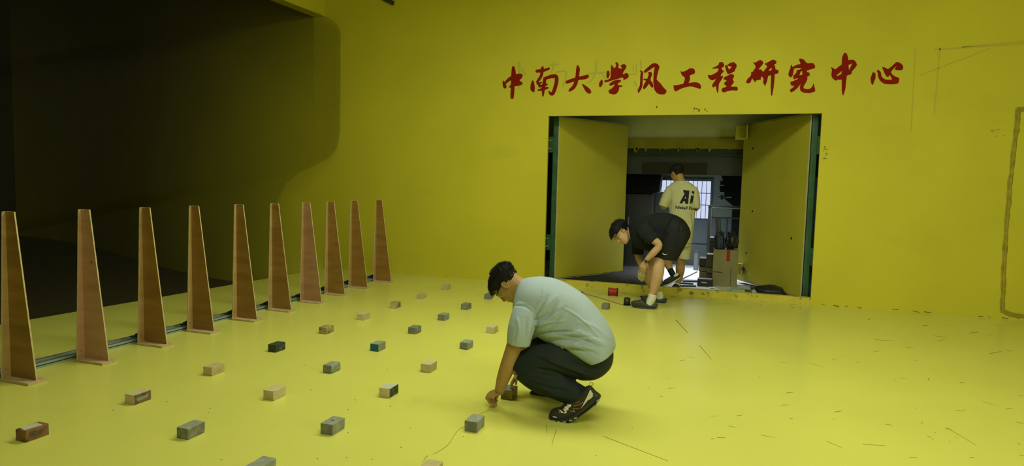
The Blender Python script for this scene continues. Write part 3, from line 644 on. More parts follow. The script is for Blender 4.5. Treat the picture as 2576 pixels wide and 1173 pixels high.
# ---------------------------------------------------------------- spires
SP = [3.10, 3.655, 4.23, 4.78, 5.365, 5.925, 6.485, 7.06, 7.66, 8.29]
SX = [-4.862, -4.85, -4.868, -4.87, -4.86, -4.862, -4.85, -4.90, -4.925, -4.905]
SM = [m_w1, m_w2, m_w1, m_w1, m_w1, m_w1, m_w3, m_w1, m_w1, m_w1]
SL = ['tall tapering red brown plywood spire cut by the left picture edge', 'pale brown plywood spire with a small knot mark, second from the left', 'red brown plywood spire with banded grain, third from the left',
      'red brown plywood spire, fourth from the left', 'red brown plywood spire, fifth from the left, before the edge of the dark shade sheet', 'dark red brown plywood spire with pale fold, sixth from the left',
      'pinkish pale plywood spire, fourth from the far wall', 'dark brown plywood spire, third from the far wall', 'dark brown plywood spire next to the last one', 'last brown plywood spire, nearest the yellow far wall']
HS = 1.215
def spire(x, y, m, lab, k):
    t = empty('wooden_spire', (x+.14, y+.07, 0), lab, 'spire', 'row of wooden spires across the floor')
    ym = y+.075; th = .009; zb = .018
    b = B(); box(b, (x-.005, y, 0), (x+.285, y+.135, zb), .002); obj('base_board', b, m_base, t)
    # front plate, facing upstream: tapering symmetric blade
    wb, wt = .066, .022
    b = B(); prism(b, [(x, ym-wb, zb), (x, ym+wb, zb), (x, ym+wt, HS), (x, ym-wt, HS)], (th, 0, 0)); obj('front_plate', b, m if m in (m_w2, m_w3) else m_front, t)
    b = B()                                          # pale edges of the front plate
    for s in (-1, 1):
        prism(b, [(x-.0005, ym+s*wb, zb), (x-.0005, ym+s*(wb+.0025), zb), (x-.0005, ym+s*(wt+.0025), HS), (x-.0005, ym+s*wt, HS)], (th+.001, 0, 0))
    obj('plate_edge', b, m_ply, t)
    # splitter plate
    xb, xt = x+.262, x+th+.085
    b = B(); prism(b, [(x+th, ym-th/2, zb), (xb, ym-th/2, zb), (xt, ym-th/2, HS), (x+th, ym-th/2, HS)], (0, th, 0)); sp_ = obj('splitter_plate', b, m, t)
    b = B(); e = .003; prism(b, [(xb, ym-th/2-.0005, zb), (xb+e, ym-th/2-.0005, zb), (xt+e, ym-th/2-.0005, HS+.001), (xt, ym-th/2-.0005, HS+.001)], (0, th+.001, 0)); obj('edge_band', b, m_ply, sp_)
    b = B(); box(b, (x, ym-wt, HS), (x+th, ym+wt, HS+.002)); box(b, (x+th, ym-th/2, HS), (xt, ym+th/2, HS+.002)); obj('top_edge', b, m_ply, t)
    for z in (.085,):
        b = B(); cyl(b, (x+th, ym-.04, z), (x+th+.006, ym-.04, z), .006, n=8); cyl(b, (x+th+.006, ym-.04, z), (x+th+.012, ym-.04, z), .0035, n=6); obj('bolt', b, m_bolt, t)
    if k == 1:
        b = B(); c_ = Vector((x+.105, ym-th/2-.0006, .80)); ell(b, c_, (.008, 0, 0), (0, .0008, 0), (0, 0, .012), n=10); o = obj('knot', b, mat('wood knot', (.15, .07, .03), .6), sp_)
    return t
for k in range(10): spire(SX[k], SP[k], SM[k], SL[k], k)
# aluminium rail behind
rt = empty('mounting_rail', (-4.96, 6.0, 0), 'long pair of aluminium profiles on the floor behind the spires', 'rail')
def profile(x0, x1, z1, y0, y1):
    b = B(); box(b, (x0, y0, 0), (x1, y1, z1), .002); o = obj('profile', b, m_alu, rt)
    w = (x1-x0)
    for zc in ((z1*.5,) if z1 < .05 else (z1*.3, z1*.72)):
        b = B(); box(b, (x1-.0006, y0, zc-.004), (x1+.0008, y1, zc+.004)); obj('slot', b, m_slot, o)
    b = B(); box(b, (x0+w*.4, y0, z1-.0006), (x0+w*.6, y1, z1+.0008)); obj('slot', b, m_slot, o)
profile(-4.965, -4.925, .04, 2.6, 8.62); profile(-5.06, -5.02, .04, 2.6, 8.62)
for y in [3.4+.58*k for k in range(9)]:
    b = B(); box(b, (-5.02, y, .012), (-4.965, y+.04, .03)); obj('cross_link', b, m_alu, rt)
for k, y in enumerate(SP[2:]):
    b = B(); x = SX[k+2]-.012; ym = y+.075; s = 1.0
    prism(b, [(x, ym+.045, .041), (x-.16, ym+.045, .041), (x-.15, ym+.045, .055), (x, ym+.045, .12)], (0, .006, 0))
    box(b, (x-.16, ym+.0, .040), (x, ym+.045, .046)); box(b, (x-.006, ym, .04), (x, ym+.045, .12))
    o = obj('angle_bracket', b, m_brk, None); tag(o, ['dark triangular angle bracket behind the third spire from left', 'dark triangular angle bracket behind the fourth spire from left', 'dark triangular angle bracket behind the fifth spire from left', 'dark triangular angle bracket behind the sixth spire from left', 'dark triangular angle bracket behind the seventh spire from left', 'dark triangular angle bracket behind the third spire from the far wall', 'dark triangular angle bracket behind the spire next to the last', 'dark triangular angle bracket behind the last spire by the wall'][k], 'bracket', 'angle brackets fixing the spires')

# ---------------------------------------------------------------- roughness blocks
def bmat(name, base, worn, wm=(.55, .7), sc=18, edge=None):
    m = mat(name, base, .75, bump=.35, bscale=60, var=.12, vscale=22)
    mixin(m, noise_mask(sc, wm[0], wm[1], .9), worn)
    return m
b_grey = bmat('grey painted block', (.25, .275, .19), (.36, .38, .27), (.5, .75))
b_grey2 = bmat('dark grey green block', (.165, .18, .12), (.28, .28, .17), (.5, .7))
b_tan = bmat('bare pine block', (.50, .42, .18), (.34, .27, .10), (.6, .75), 9)
b_cream = bmat('cream pine block', (.56, .50, .25), (.42, .35, .15), (.6, .8), 9)
b_brown = bmat('brown stained block', (.22, .11, .03), (.07, .045, .02), (.5, .62))
b_dark = bmat('dark green block', (.03, .045, .02), (.11, .09, .03), (.52, .66))
b_teal = mat('teal painted end', (.004, .10, .17), .45)
b_paper = mat('pale torn label', (.50, .53, .36), .7, var=.1)
b_edge = mat('grimy block edge', (.09, .06, .02), .8)
b_worn = bmat('mottled tan block', (.42, .34, .13), (.12, .09, .03), (.45, .62), 14)
gb = 'small wooden blocks set out in rows on the yellow floor'
def block(x, y, lab, top, front, side, W=.083, D=.128, H=.066, wear=.004, extra=None, edges=True, rot=0.0, seed=0):
    # x, y: near left bottom corner
    c_ = Vector((x+W/2, y+D/2, 0))
    t = empty('wooden_block', c_, lab, 'block', gb, rz=rot)
    b = B(); box(b, (x, y, 0), (x+W, y+D, H), wear)
    b.normal_update(); rnd = random.Random(seed)
    for v in b.verts:
        v.co += Vector((noise.noise(v.co*37+Vector((seed, 0, 0))), noise.noise(v.co*41), 0))*wear*.5
    for f in b.faces:
        n = f.normal
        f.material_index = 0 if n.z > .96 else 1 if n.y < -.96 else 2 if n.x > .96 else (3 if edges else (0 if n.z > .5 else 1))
    R = Matrix.Translation(c_) @ Matrix.Rotation(rot, 4, 'Z') @ Matrix.Translation(-c_); b.transform(R)
    bd_ = obj('body', b, [top, front, side, b_edge if edges else front], t)
    if extra: 
        b2 = B(); extra(b2, x, y, W, D, H); b2.transform(R); o = obj('patch', b2, EX[extra], t)
    return t
def ex_label_top(b, x, y, W, D, H): prism(b, [(x+.004, y+.02, H+.0003), (x+W-.02, y+.006, H+.0003), (x+W-.006, y+D*.75, H+.0003), (x+.012, y+D-.02, H+.0003)], (0, 0, .0012))
def ex_teal_end(b, x, y, W, D, H): box(b, (x+.001, y-.0012, .001), (x+W-.001, y+.0005, H-.001), .0003)
def ex_side_label(b, x, y, W, D, H): prism(b, [(x+W+.0003, y+.02, .018), (x+W+.0003, y+D*.8, .024), (x+W+.0003, y+D*.85, .045), (x+W+.0003, y+.015, .04)], (.0012, 0, 0))
def ex_notch(b, x, y, W, D, H): box(b, (x+W*.35, y+D*.45, H+.0002), (x+W*.62, y+D*.55, H+.001))
b_dull = mat('grey label', (.20, .27, .22), .6)
EX = {ex_label_top: b_paper, ex_teal_end: b_teal, ex_side_label: b_dull, ex_notch: b_edge}
R1, R2, R3, R4 = -3.69, -2.91, -2.21, -1.425
BL = [
 (R1-.008, 2.428, 'brown stained block with a torn pale label, nearest on the left', b_brown, b_brown, b_brown, dict(extra=ex_label_top)),
 (R1+.02, 3.09, 'pale block with grimy dark side and grey label, left row, second from front', b_cream, b_cream, b_brown, dict(extra=ex_side_label)),
 (R1+.005, 3.77, 'plain pale yellow block between two spires row and front, third in left row', b_tan, b_tan, b_tan, {}),
 (R1+.0, 4.50, 'nearly black green block in the left row', b_dark, b_dark, b_dark, {}),
 (R1+.0, 5.23, 'mottled tan block with blackened edges in the left row', b_worn, b_worn, b_worn, {}),
 (R1-.01, 5.925, 'clean cream block beyond the mottled tan one in left row', b_cream, b_cream, b_tan, {}),
 (R1-.01, 6.64, 'pale block with dark worn corner in the left row', b_worn, b_tan, b_worn, dict(edges=True)),
 (R1-.01, 7.33, 'small pale block, last but one of the left row', b_tan, b_tan, b_tan, dict(edges=False)),
 (R1-.02, 8.12, 'faint pale block farthest back near the yellow wall', b_tan, b_tan, b_tan, dict(edges=False)),
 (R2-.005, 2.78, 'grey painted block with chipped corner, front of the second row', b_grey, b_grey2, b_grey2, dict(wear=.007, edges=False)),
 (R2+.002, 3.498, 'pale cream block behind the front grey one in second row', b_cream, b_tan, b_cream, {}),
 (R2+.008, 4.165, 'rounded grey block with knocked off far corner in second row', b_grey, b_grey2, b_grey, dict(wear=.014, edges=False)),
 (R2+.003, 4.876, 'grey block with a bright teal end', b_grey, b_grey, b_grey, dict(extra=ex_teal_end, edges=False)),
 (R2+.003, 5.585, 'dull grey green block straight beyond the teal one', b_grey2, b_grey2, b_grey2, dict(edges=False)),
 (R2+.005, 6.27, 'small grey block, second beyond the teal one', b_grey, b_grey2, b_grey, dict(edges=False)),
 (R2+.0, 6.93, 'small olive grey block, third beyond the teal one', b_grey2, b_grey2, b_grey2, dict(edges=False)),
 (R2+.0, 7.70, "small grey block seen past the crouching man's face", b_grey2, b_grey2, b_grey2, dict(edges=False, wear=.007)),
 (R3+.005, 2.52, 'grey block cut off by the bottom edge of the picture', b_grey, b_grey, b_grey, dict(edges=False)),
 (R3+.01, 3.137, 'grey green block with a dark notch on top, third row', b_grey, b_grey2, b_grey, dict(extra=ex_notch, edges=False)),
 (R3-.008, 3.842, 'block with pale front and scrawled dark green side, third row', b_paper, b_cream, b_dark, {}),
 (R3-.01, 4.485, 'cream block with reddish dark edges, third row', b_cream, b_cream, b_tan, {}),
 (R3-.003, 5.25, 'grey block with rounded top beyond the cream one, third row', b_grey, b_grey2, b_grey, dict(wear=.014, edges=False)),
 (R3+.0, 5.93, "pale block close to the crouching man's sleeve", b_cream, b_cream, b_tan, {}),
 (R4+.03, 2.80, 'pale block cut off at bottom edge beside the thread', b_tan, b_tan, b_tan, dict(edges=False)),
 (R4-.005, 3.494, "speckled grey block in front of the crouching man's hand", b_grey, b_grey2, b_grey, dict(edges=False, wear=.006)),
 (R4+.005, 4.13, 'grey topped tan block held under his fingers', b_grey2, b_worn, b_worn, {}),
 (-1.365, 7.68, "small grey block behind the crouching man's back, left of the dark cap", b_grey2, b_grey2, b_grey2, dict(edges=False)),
]
for k, (x, y, lab, a, c_, d, kw) in enumerate(BL): block(x, y, lab, a, c_, d, seed=k, **kw)

# ---------------------------------------------------------------- thread, spool, cap, stick
m_thr = mat('pale brown thread', (.36, .33, .06), .8)
b = B()
tp = [(1062, 1166), (1072, 1150), (1100, 1138), (1128, 1118), (1145, 1092), (1158, 1078), (1172, 1073)]
P = [flr(x, y, .003) for x, y in tp]; P[0] = at(1064, 1168, 2.87); P[0].z = .07
tube(b, [tuple(p) for p in P], [.0011]*len(P), n=5, sm=6)
tp = [(1199, 1046), (1215, 1038), (1225, 1035), (1231, 1027)]
P = [flr(x, y, .003) for x, y in tp]; P[-1] = at(1232, 1024, 3.93)
tube(b, [tuple(p) for p in P], [.0011]*len(P), n=5, sm=6)
o = obj('thread', b, m_thr, None); tag(o, "thin thread running from the bottom edge block to the crouching man's fingers", 'thread')
c_ = flr(1542, 745); ppm = 1/mpp(c_)
t = empty('thread_spool', c_, 'red spool of line with black end discs near the door sill', 'spool')
r = .058; hw = .062; ca = c_+Vector((0, 0, r)); ax = Vector((math.cos(.02), math.sin(.02), 0))
b = B(); cyl(b, ca-ax*hw*.86, ca+ax*hw*.86, r*.84, n=24); obj('wound_line', b, mat('red line', (.42, .006, .008), .45, bump=.4, bscale=90, stretch=(6, 1, 1)), t)
for s in (-1, 1):
    b = B(); cyl(b, ca+ax*s*hw*.86, ca+ax*s*hw, r, n=24); cyl(b, ca+ax*s*hw, ca+ax*s*hw*1.03, r*.3, n=12); obj('end_disc', b, m_black, t)
c_ = flr(1577, 768)
t = empty('black_cap', c_, 'black rounded cap standing beside the clog of the bending man', 'cap')
b = B(); cyl(b, c_+Vector((0, 0, .004)), c_+Vector((0, 0, .085)), .044, .040, n=18); tube(b, [tuple(c_+Vector((0, 0, .084))), tuple(c_+Vector((0, 0, .098)))], [.040, .028], n=18); obj('body', b, mat('black ribbed plastic', (.015, .011, .012), .45, bump=.4, bscale=50), t, True)
b = B(); cyl(b, c_+Vector((0, 0, 0)), c_+Vector((0, 0, .010)), .052, n=18); obj('rim', b, m_black, t)
s0 = flr(1465, 736, .012); s1 = flr(1567, 766, .012)
t = empty('wooden_stick', (s0+s1)/2, 'long thin pale stick lying between the wall and the black cap', 'stick')
b = B(); tube(b, [tuple(s0), tuple((s0+s1)/2+Vector((0, .01, .0))), tuple(s1)], [.008, .0085, .009], n=8); obj('shaft', b, mat('pale stick wood', (.50, .40, .20), .6), t)
b = B(); ell(b, s0, (.02, 0, 0), (0, .02, 0), (0, 0, .011), n=10); obj('tip', b, m_black, t)
# ---------------------------------------------------------------- people
m_skin = mat('skin', (.38, .235, .075), .55, var=.12, vscale=20, spec=.35)
m_skin2 = mat('warm skin', (.52, .33, .17), .55, var=.1, vscale=20, spec=.35)
m_hair = mat('black hair', (.006, .006, .005), .7, spec=.25, bump=.5, bscale=160, stretch=(1, 1, 1))
m_stub = mat('short cropped hair', (.06, .055, .03), .8, var=.4, vscale=60)
m_shirt = mat('heather grey jersey', (.36, .45, .455), .9, var=.10, vscale=160, bump=.25, bscale=220, spec=.15)
m_trous = mat('dark slate trousers', (.014, .024, .020), .75, var=.2, vscale=10, spec=.25)
m_blk = mat('black cotton', (.012, .016, .016), .85, var=.3, vscale=8, spec=.2)
m_blk2 = mat('black shorts', (.008, .010, .009), .7, spec=.25)
m_cream_t = mat('cream jersey', (.52, .52, .27), .9, var=.08, vscale=10, spec=.15)
m_white = mat('off white fabric', (.66, .68, .50), .8, var=.08, vscale=20)
m_frame = mat('dark glasses frame', (.010, .008, .006), .3)
m_shoe = mat('olive black shoe mesh', (.025, .028, .018), .65, var=.4, vscale=40, bump=.4, bscale=200)
m_midsole = mat('dark midsole', (.020, .026, .016), .5)
m_grey = mat('light grey rubber', (.30, .36, .28), .6)
m_orange = mat('orange cord', (.42, .20, .015), .5)
m_eye = mat('eye white', (.30, .28, .22), .3); m_lip = mat('lip', (.30, .12, .07), .5)
m_clog = mat('dark grey clog rubber', (.028, .032, .024), .55)
m_sil = mat('silver metal', (.55, .55, .5), .25, .9)

def remeshed(name, bm, vox, m, parent, sm=2, folds=None, extra=None, keep=None):
    bmesh.ops.recalc_face_normals(bm, faces=bm.faces)
    me = bpy.data.meshes.new('tmp'); bm.to_mesh(me); bm.free()
    o = bpy.data.objects.new('tmp', me); C.objects.link(o)
    md = o.modifiers.new('r', 'REMESH'); md.mode = 'VOXEL'; md.voxel_size = vox
    if sm: s = o.modifiers.new('s', 'SMOOTH'); s.factor = 0.5; s.iterations = sm
    dg = bpy.context.evaluated_depsgraph_get(); dg.update()
    nm = bpy.data.meshes.new_from_object(o.evaluated_get(dg)); bpy.data.objects.remove(o); bpy.data.meshes.remove(me)
    nm.name = name
    if folds:
        nm.update(); vn = [v.normal.copy() for v in nm.vertices]
        segs = []
        for pts, w, amp in folds:
            q = cr([(float(a), float(b_)) for a, b_ in pts], 5); segs.append((q, w, amp, min(p[0] for p in q)-3*w, max(p[0] for p in q)+3*w, min(p[1] for p in q)-3*w, max(p[1] for p in q)+3*w))
        for v, n in zip(nm.vertices, vn):
            view = (v.co-CAMP).normalized(); f = -n.dot(view)
            if f <= 0.02: continue
            x, y = pix(v.co); d = 0
            for q, w, amp, x0, x1, y0, y1 in segs:
                if not (x0 < x < x1 and y0 < y < y1): continue
                best = 1e9; bt = 0
                for i in range(len(q)-1):
                    ax, ay = q[i]; bx, by = q[i+1]; dx, dy = bx-ax, by-ay; L2 = dx*dx+dy*dy or 1e-9
                    t = max(0, min(1, ((x-ax)*dx+(y-ay)*dy)/L2)); dd = (x-ax-t*dx)**2+(y-ay-t*dy)**2
                    if dd < best: best = dd; bt = (i+t)/(len(q)-1)
                d += 1.7*amp*math.exp(-best/(w*w))*math.sin(math.pi*(0.12+0.76*bt))
            v.co += n*d*min(1, f*2)
    if extra: extra(nm)
    return link(name, nm, m, parent, True)
def V(px, py, Y): return at(px, py, Y)
def ptube(bm, nodes, n=16, sm=4, side=(0, 1, 0)):
    # nodes: (px, py, Y, r_in_plane_px [, r_depth_px])
    P = [V(a[0], a[1], a[2]) for a in nodes]; R = []
    for p, a in zip(P, nodes):
        s = mpp(p); R.append((a[3]*s, (a[4] if len(a) > 4 else a[3])*s))
    tube(bm, [tuple(p) for p in P], R, n=n, side=side, sm=sm)
def ploft(bm, secs, Y, n=28, ex=0.9, sm=3):
    # secs: (top px, top py, bottom px, bottom py, half depth px [, Y])
    q = cr([tuple(map(float, (list(s)+[Y])[:6])) for s in secs], sm)
    cs, av, bv = [], [], []
    for tx, ty, bx, by, hd, yy in q:
        a = V(tx, ty, yy); b_ = V(bx, by, yy); c_ = (a+b_)/2; cs.append(c_); av.append((a-b_)/2); bv.append(Vector((0, 1, 0))*max(hd, .5)*mpp(c_))
    loft(bm, cs, av, bv, n=n, ex=ex)

HS_ = [(.000, .072, .040, .020), (.010, .086, .020, .032), (.030, .092, -.005, .046), (.052, .094, -.030, .056), (.080, .094, -.060, .064), (.105, .093, -.080, .070), (.125, .088, -.090, .072),
       (.145, .094, -.097, .075), (.170, .090, -.102, .077), (.192, .074, -.094, .070), (.210, .048, -.074, .054), (.223, .012, -.038, .028)]
class Head:
    def __init__(s, ear, F, U, L, k=1.0, nearsign=1):
        # ear: world position of head centre between the ears; F forward, U up, L left of the wearer
        s.F, s.U, s.L, s.k = F.normalized(), U.normalized(), L.normalized(), k; s.o = ear
    def P(s, f, u, l=0.0): return s.o+(s.F*(f+.005)+s.U*(u-.118)+s.L*l)*s.k
    def D(s, f, u, l=0.0): return (s.F*f+s.U*u+s.L*l)*s.k
def skull(bm, h, n=28):
    q = cr([tuple(x) for x in HS_], 3); cs, av, bv = [], [], []
    for u, f, b_, w in q:
        cs.append(h.P((f+b_)/2, u)); av.append(h.D((f-b_)/2, 0)); bv.append(h.D(0, 0, max(w, .004)))
    loft(bm, cs, av, bv, n=n, ex=.88)
    # nose
    tube(bm, [tuple(h.P(.086, .128)), tuple(h.P(.101, .110)), tuple(h.P(.114, .091)), tuple(h.P(.104, .082))], [.006*h.k, .008*h.k, .0095*h.k, .008*h.k], n=12, sm=3)
    for s in (-1, 1): ell(bm, h.P(.099, .087, s*.010), h.D(.009, 0), h.D(0, 0, .007), h.D(0, .007), n=10)
    # lips, brow ridge, cheek bones
    for u, r in ((.064, .0065), (.054, .0072)): tube(bm, [tuple(h.P(.088, u, -.022)), tuple(h.P(.099, u, 0)), tuple(h.P(.088, u, .022))], [.004*h.k, r*h.k, .004*h.k], n=8, sm=3)
    tube(bm, [tuple(h.P(.074, .140, -.05)), tuple(h.P(.092, .143, -.02)), tuple(h.P(.092, .143, .02)), tuple(h.P(.074, .140, .05))], [.009*h.k]*4, n=8, sm=2)
    ell(bm, h.P(.086, .014, 0), h.D(.012, 0), h.D(0, 0, .016), h.D(0, .010), n=10)
    for s in (-1, 1):
        ell(bm, h.P(.066, .098, s*.045), h.D(.022, 0), h.D(0, 0, .018), h.D(0, .018), n=10)
        # ear
        c_ = h.P(-.008, .118, s*.078); ell(bm, c_, h.D(.017, 0, 0), h.D(-.004, 0, s*.007), h.D(-.004, .031), n=12)
        pts = []
        for t in range(0, 9):
            a = math.radians(-60+t*37); pts.append(tuple(h.P(-.010+.016*math.cos(a)-.002, .120+.030*math.sin(a), s*.087)))
        tube(bm, pts, [.0045*h.k]*9, n=6)
def face_bits(h, person):
    for s in (-1, 1):
        b = B(); c_ = h.P(.0775, .122, s*.031); ell(b, c_, h.D(.0085, 0), h.D(0, 0, .014), h.D(0, .0062), n=12); e = obj('eye', b, m_eye, person, True)
        b = B(); ell(b, h.P(.0845, .1215, s*.031), h.D(.0028, 0), h.D(0, 0, .0065), h.D(0, .0055), n=10); obj('iris', b, m_frame, e, True)
        b = B(); tube(b, [tuple(h.P(.086, .143, s*.014)), tuple(h.P(.094, .149, s*.032)), tuple(h.P(.078, .146, s*.052))], [.0032*h.k, .0042*h.k, .002*h.k], n=8, sm=3); obj('eyebrow', b, m_hair, person, True)
        b = B(); tube(b, [tuple(h.P(.083, .1275, s*.018)), tuple(h.P(.0885, .130, s*.032)), tuple(h.P(.078, .126, s*.047))], [.002*h.k, .003*h.k, .0018*h.k], n=6, sm=3); obj('eyelid', b, m_skin, person, True)
    b = B(); tube(b, [tuple(h.P(.090, .059, -.021)), tuple(h.P(.1035, .0592, 0)), tuple(h.P(.090, .059, .021))], [.0012*h.k, .0032*h.k, .0012*h.k], n=8, sm=3); obj('lips', b, m_lip, person, True)
def hair(h, person, thick, hairline, tufts=420, tlen=.03, comb=None, seed=1, name='hair', m=None, lift=.22):
    """thick(f,u,l)->metres of hair above the skull; negative where there is none."""
    rnd = random.Random(seed); b = B(); q = cr([tuple(x) for x in HS_], 4); n = 44; rings = []
    pts = []
    for u, f, b_, w in q:
        ring = []
        for k in range(n):
            t = 2*math.pi*k/n; ct, st = math.cos(t), math.sin(t)
            ff = (f+b_)/2+(f-b_)/2*math.copysign(abs(ct)**.88, ct); ll = w*math.copysign(abs(st)**.88, st)
            nrm = Vector((ct/max(.02, (f-b_)/2), st/max(.02, w))).normalized(); up = max(0.0, min(1.0, (u-.15)/.075))
            d = Vector((nrm.x*(1-up*.8), nrm.y*(1-up*.8), up*1.0)).normalized()
            th = thick(ff, u, ll); th += (.004*noise.noise(Vector((ff, u, ll))*60+Vector((seed, 0, 0))) if th > 0 else 0)
            p = (ff+d.x*th, ll+d.y*th, u+d.z*th)
            ring.append(b.verts.new(h.P(p[0], p[2], p[1])))
            if th > .012: pts.append((p, d, th))
        rings.append(ring)
    for r0, r1 in zip(rings, rings[1:]):
        for k in range(n): b.faces.new([r0[k], r0[(k+1) % n], r1[(k+1) % n], r1[k]])
    b.faces.new(rings[-1]); b.faces.new(list(reversed(rings[0])))
    for i in range(tufts):
        p, d, th = rnd.choice(pts); cb = comb(p) if comb else Vector((.3, 0, .3))
        dd = Vector((d.x, d.y, d.z)); cbv = Vector((cb[0], cb[1], cb[2])); cbv -= dd*cbv.dot(dd)*.85
        v = dd*lift+cbv+Vector((rnd.uniform(-.16, .16), rnd.uniform(-.16, .16), rnd.uniform(-.16, .16)))
        v.normalize(); L = tlen*rnd.uniform(.5, 1.1)*min(1, th/.012)
        a0 = Vector((p[0], p[1], p[2]))-Vector((d.x, d.y, d.z))*.006; e = a0+v*L; mid = (a0+e)/2+Vector((d.x, d.y, d.z))*.003
        r0 = rnd.uniform(.0013, .0028)
        T = lambda w_: h.P(w_.x, w_.z, w_.y)
        tube(b, [tuple(T(a0)), tuple(T(mid)), tuple(T(e))], [r0*h.k, r0*.75*h.k, .0003], n=4)
    o = obj(name, b, m or m_hair, person, True); return o
def hand(bm, W, D, N, T, curls, thumb=(.55, .6, -.35), k=1.0, spread=.0, thumbcurl=.5):
    """W wrist point, D palm direction, N back-of-hand normal, T towards the thumb side. curls: 4 x 3 joint angles."""
    D = D.normalized(); N = (N-D*N.dot(D)).normalized(); T = (T-D*T.dot(D)-N*T.dot(N)).normalized()
    tube(bm, [tuple(W-D*.02*k), tuple(W+D*.01*k), tuple(W+D*.04*k), tuple(W+D*.072*k), tuple(W+D*.088*k)], [(.020*k, .026*k), (.018*k, .028*k), (.017*k, .038*k), (.0145*k, .041*k), (.010*k, .038*k)], n=16, side=T, sm=3)
    off = [.030, .010, -.010, -.029]; Ls = [(.040, .025, .020), (.044, .028, .021), (.041, .026, .020), (.032, .020, .018)]; rr = [.0092, .0095, .009, .008]
    for i in range(4):
        p = W+D*(.080-.004*abs(i-1))*k+T*off[i]*k-N*.001*k; pts = [p-D*.02*k, p]; rad = [rr[i]*k, rr[i]*1.04*k]; ang = 0; d0 = (D+T*spread*(1.5-i)*.5).normalized()
        for L, c_ in zip(Ls[i], curls[i]):
            ang += math.radians(c_); d = (d0*math.cos(ang)-N*math.sin(ang)); p = p+d*L*k; pts.append(p); rad.append(rad[-1]*.9)
        tube(bm, [tuple(x) for x in pts], rad, n=10, sm=3)
    p = W+D*.022*k+T*.026*k-N*.006*k; d = (D*thumb[0]+T*thumb[1]+N*thumb[2]).normalized(); pts = [p-d*.012*k, p]; rad = [.012*k, .0125*k]
    inn = (D*.8-T*.55-N*.3).normalized()
    for L, w_ in ((.034, 0), (.030, thumbcurl), (.024, thumbcurl*1.6)):
        d = (d*(1-w_)+inn*w_).normalized(); p = p+d*L*k; pts.append(p); rad.append(rad[-1]*.9)
    tube(bm, [tuple(x) for x in pts], rad, n=10, sm=3)

# ================= crouching man
P1 = empty('person', tuple(flr(1430, 1035)), 'crouching man in grey T-shirt, dark trousers and glasses, reaching down to a thread', 'person')
Yn, Yc, Yf = 3.95, 4.12, 4.30
F1 = Vector((-.47, 0, -.88)); U1 = Vector((-.88, 0, .47))
earp = V(1270, 719, 4.04)
h1 = Head(earp+Vector((0, .078, 0)), F1, U1, F1.cross(U1)*-1 if (F1.cross(U1)).y > 0 else F1.cross(U1), 1.0)
b = B(); skull(b, h1)
ptube(b, [(1278, 705, Yc, 27, 25), (1300, 722, Yc, 27, 25), (1330, 742, Yc, 32, 34)], n=18)
# trunk inside the clothes
ptube(b, [(1325, 745, Yc, 34, 50), (1360, 768, Yc, 50, 68), (1410, 800, Yc, 54, 62), (1460, 850, Yc, 50, 58), (1485, 895, Yc, 44, 60)], n=20)
# near arm
ptube(b, [(1330, 775, 4.01, 19), (1313, 815, 3.925, 21), (1297, 862, 3.90, 21), (1286, 893, 3.90, 19.5), (1276, 925, 3.90, 19.5), (1265, 955, 3.91, 16.5), (1257, 982, 3.92, 12.5, 14)], n=16)
W1 = V(1256, 986, 3.925)
hand(b, W1, V(1214, 1000, 3.95)-W1, Vector((-.4, -.25, .9)), Vector((.15, .9, -.30)), [(58, 58, 35), (64, 54, 32), (68, 52, 30), (74, 48, 28)], thumb=(.80, .30, -.70), thumbcurl=.22, k=1.15)
# far arm reaching to the block
ptube(b, [(1345, 785, 4.30, 25), (1338, 840, 4.36, 22), (1327, 885, 4.36, 19), (1312, 920, 4.30, 15), (1300, 945, 4.24, 10.5, 11.5)], n=16)
W2 = V(1299, 947, 4.235)
hand(b, W2, V(1288, 966, 4.20)-W2+Vector((0, -.02, 0)), Vector((-.8, 0, .4)), Vector((.1, -1, .1)), [(34, 40, 30), (38, 42, 30), (42, 44, 30), (46, 44, 30)], k=.84)
# legs inside the trousers
for yy, kx, ky, ax, ay, hx in ((Yn, 1322, 922, 1448, 990, 1480), (4.33, 1352, 885, 1424, 962, 1478)):
    ptube(b, [(1462, 905 if yy < 4 else 893, 4.12+(yy-4.12)*.5, 22), (1400, 907 if yy < 4 else 887, yy, 25), (kx, ky+3, yy, 25), (int(kx*.55+ax*.45), int(ky*.55+ay*.45), yy, 23), (ax, ay, yy, 15), (ax+4, ay+14, yy, 14)], n=14)
body1 = remeshed('body', b, .0052, m_skin, P1, 2)
# face, hair, glasses
face_bits(h1, P1)
def th1(f, u, l):
    s = abs(l)
    top = u > .150
    if f > .045 and u < .165: return -.008
    if f > -.045 and u < .118: return -.008
    if f > -.01 and u < .140: return -.006
    if u < .040: return -.008
    if u < .090: return .0035
    if u < .125: return .004+(.010*(u-.09)/.035 if f < -.06 else 0)
    t = (u-.125)/.05
    return .006+.024*max(0, min(1, t))
def comb1(p): return (1.0 if p[0] > 0 else -.1, 0, .25 if p[0] < .03 else -.25)
o = hair(h1, P1, th1, None, 2200, .027, comb1, 3, lift=.38)
b = B(); q = cr([tuple(x) for x in HS_], 3)
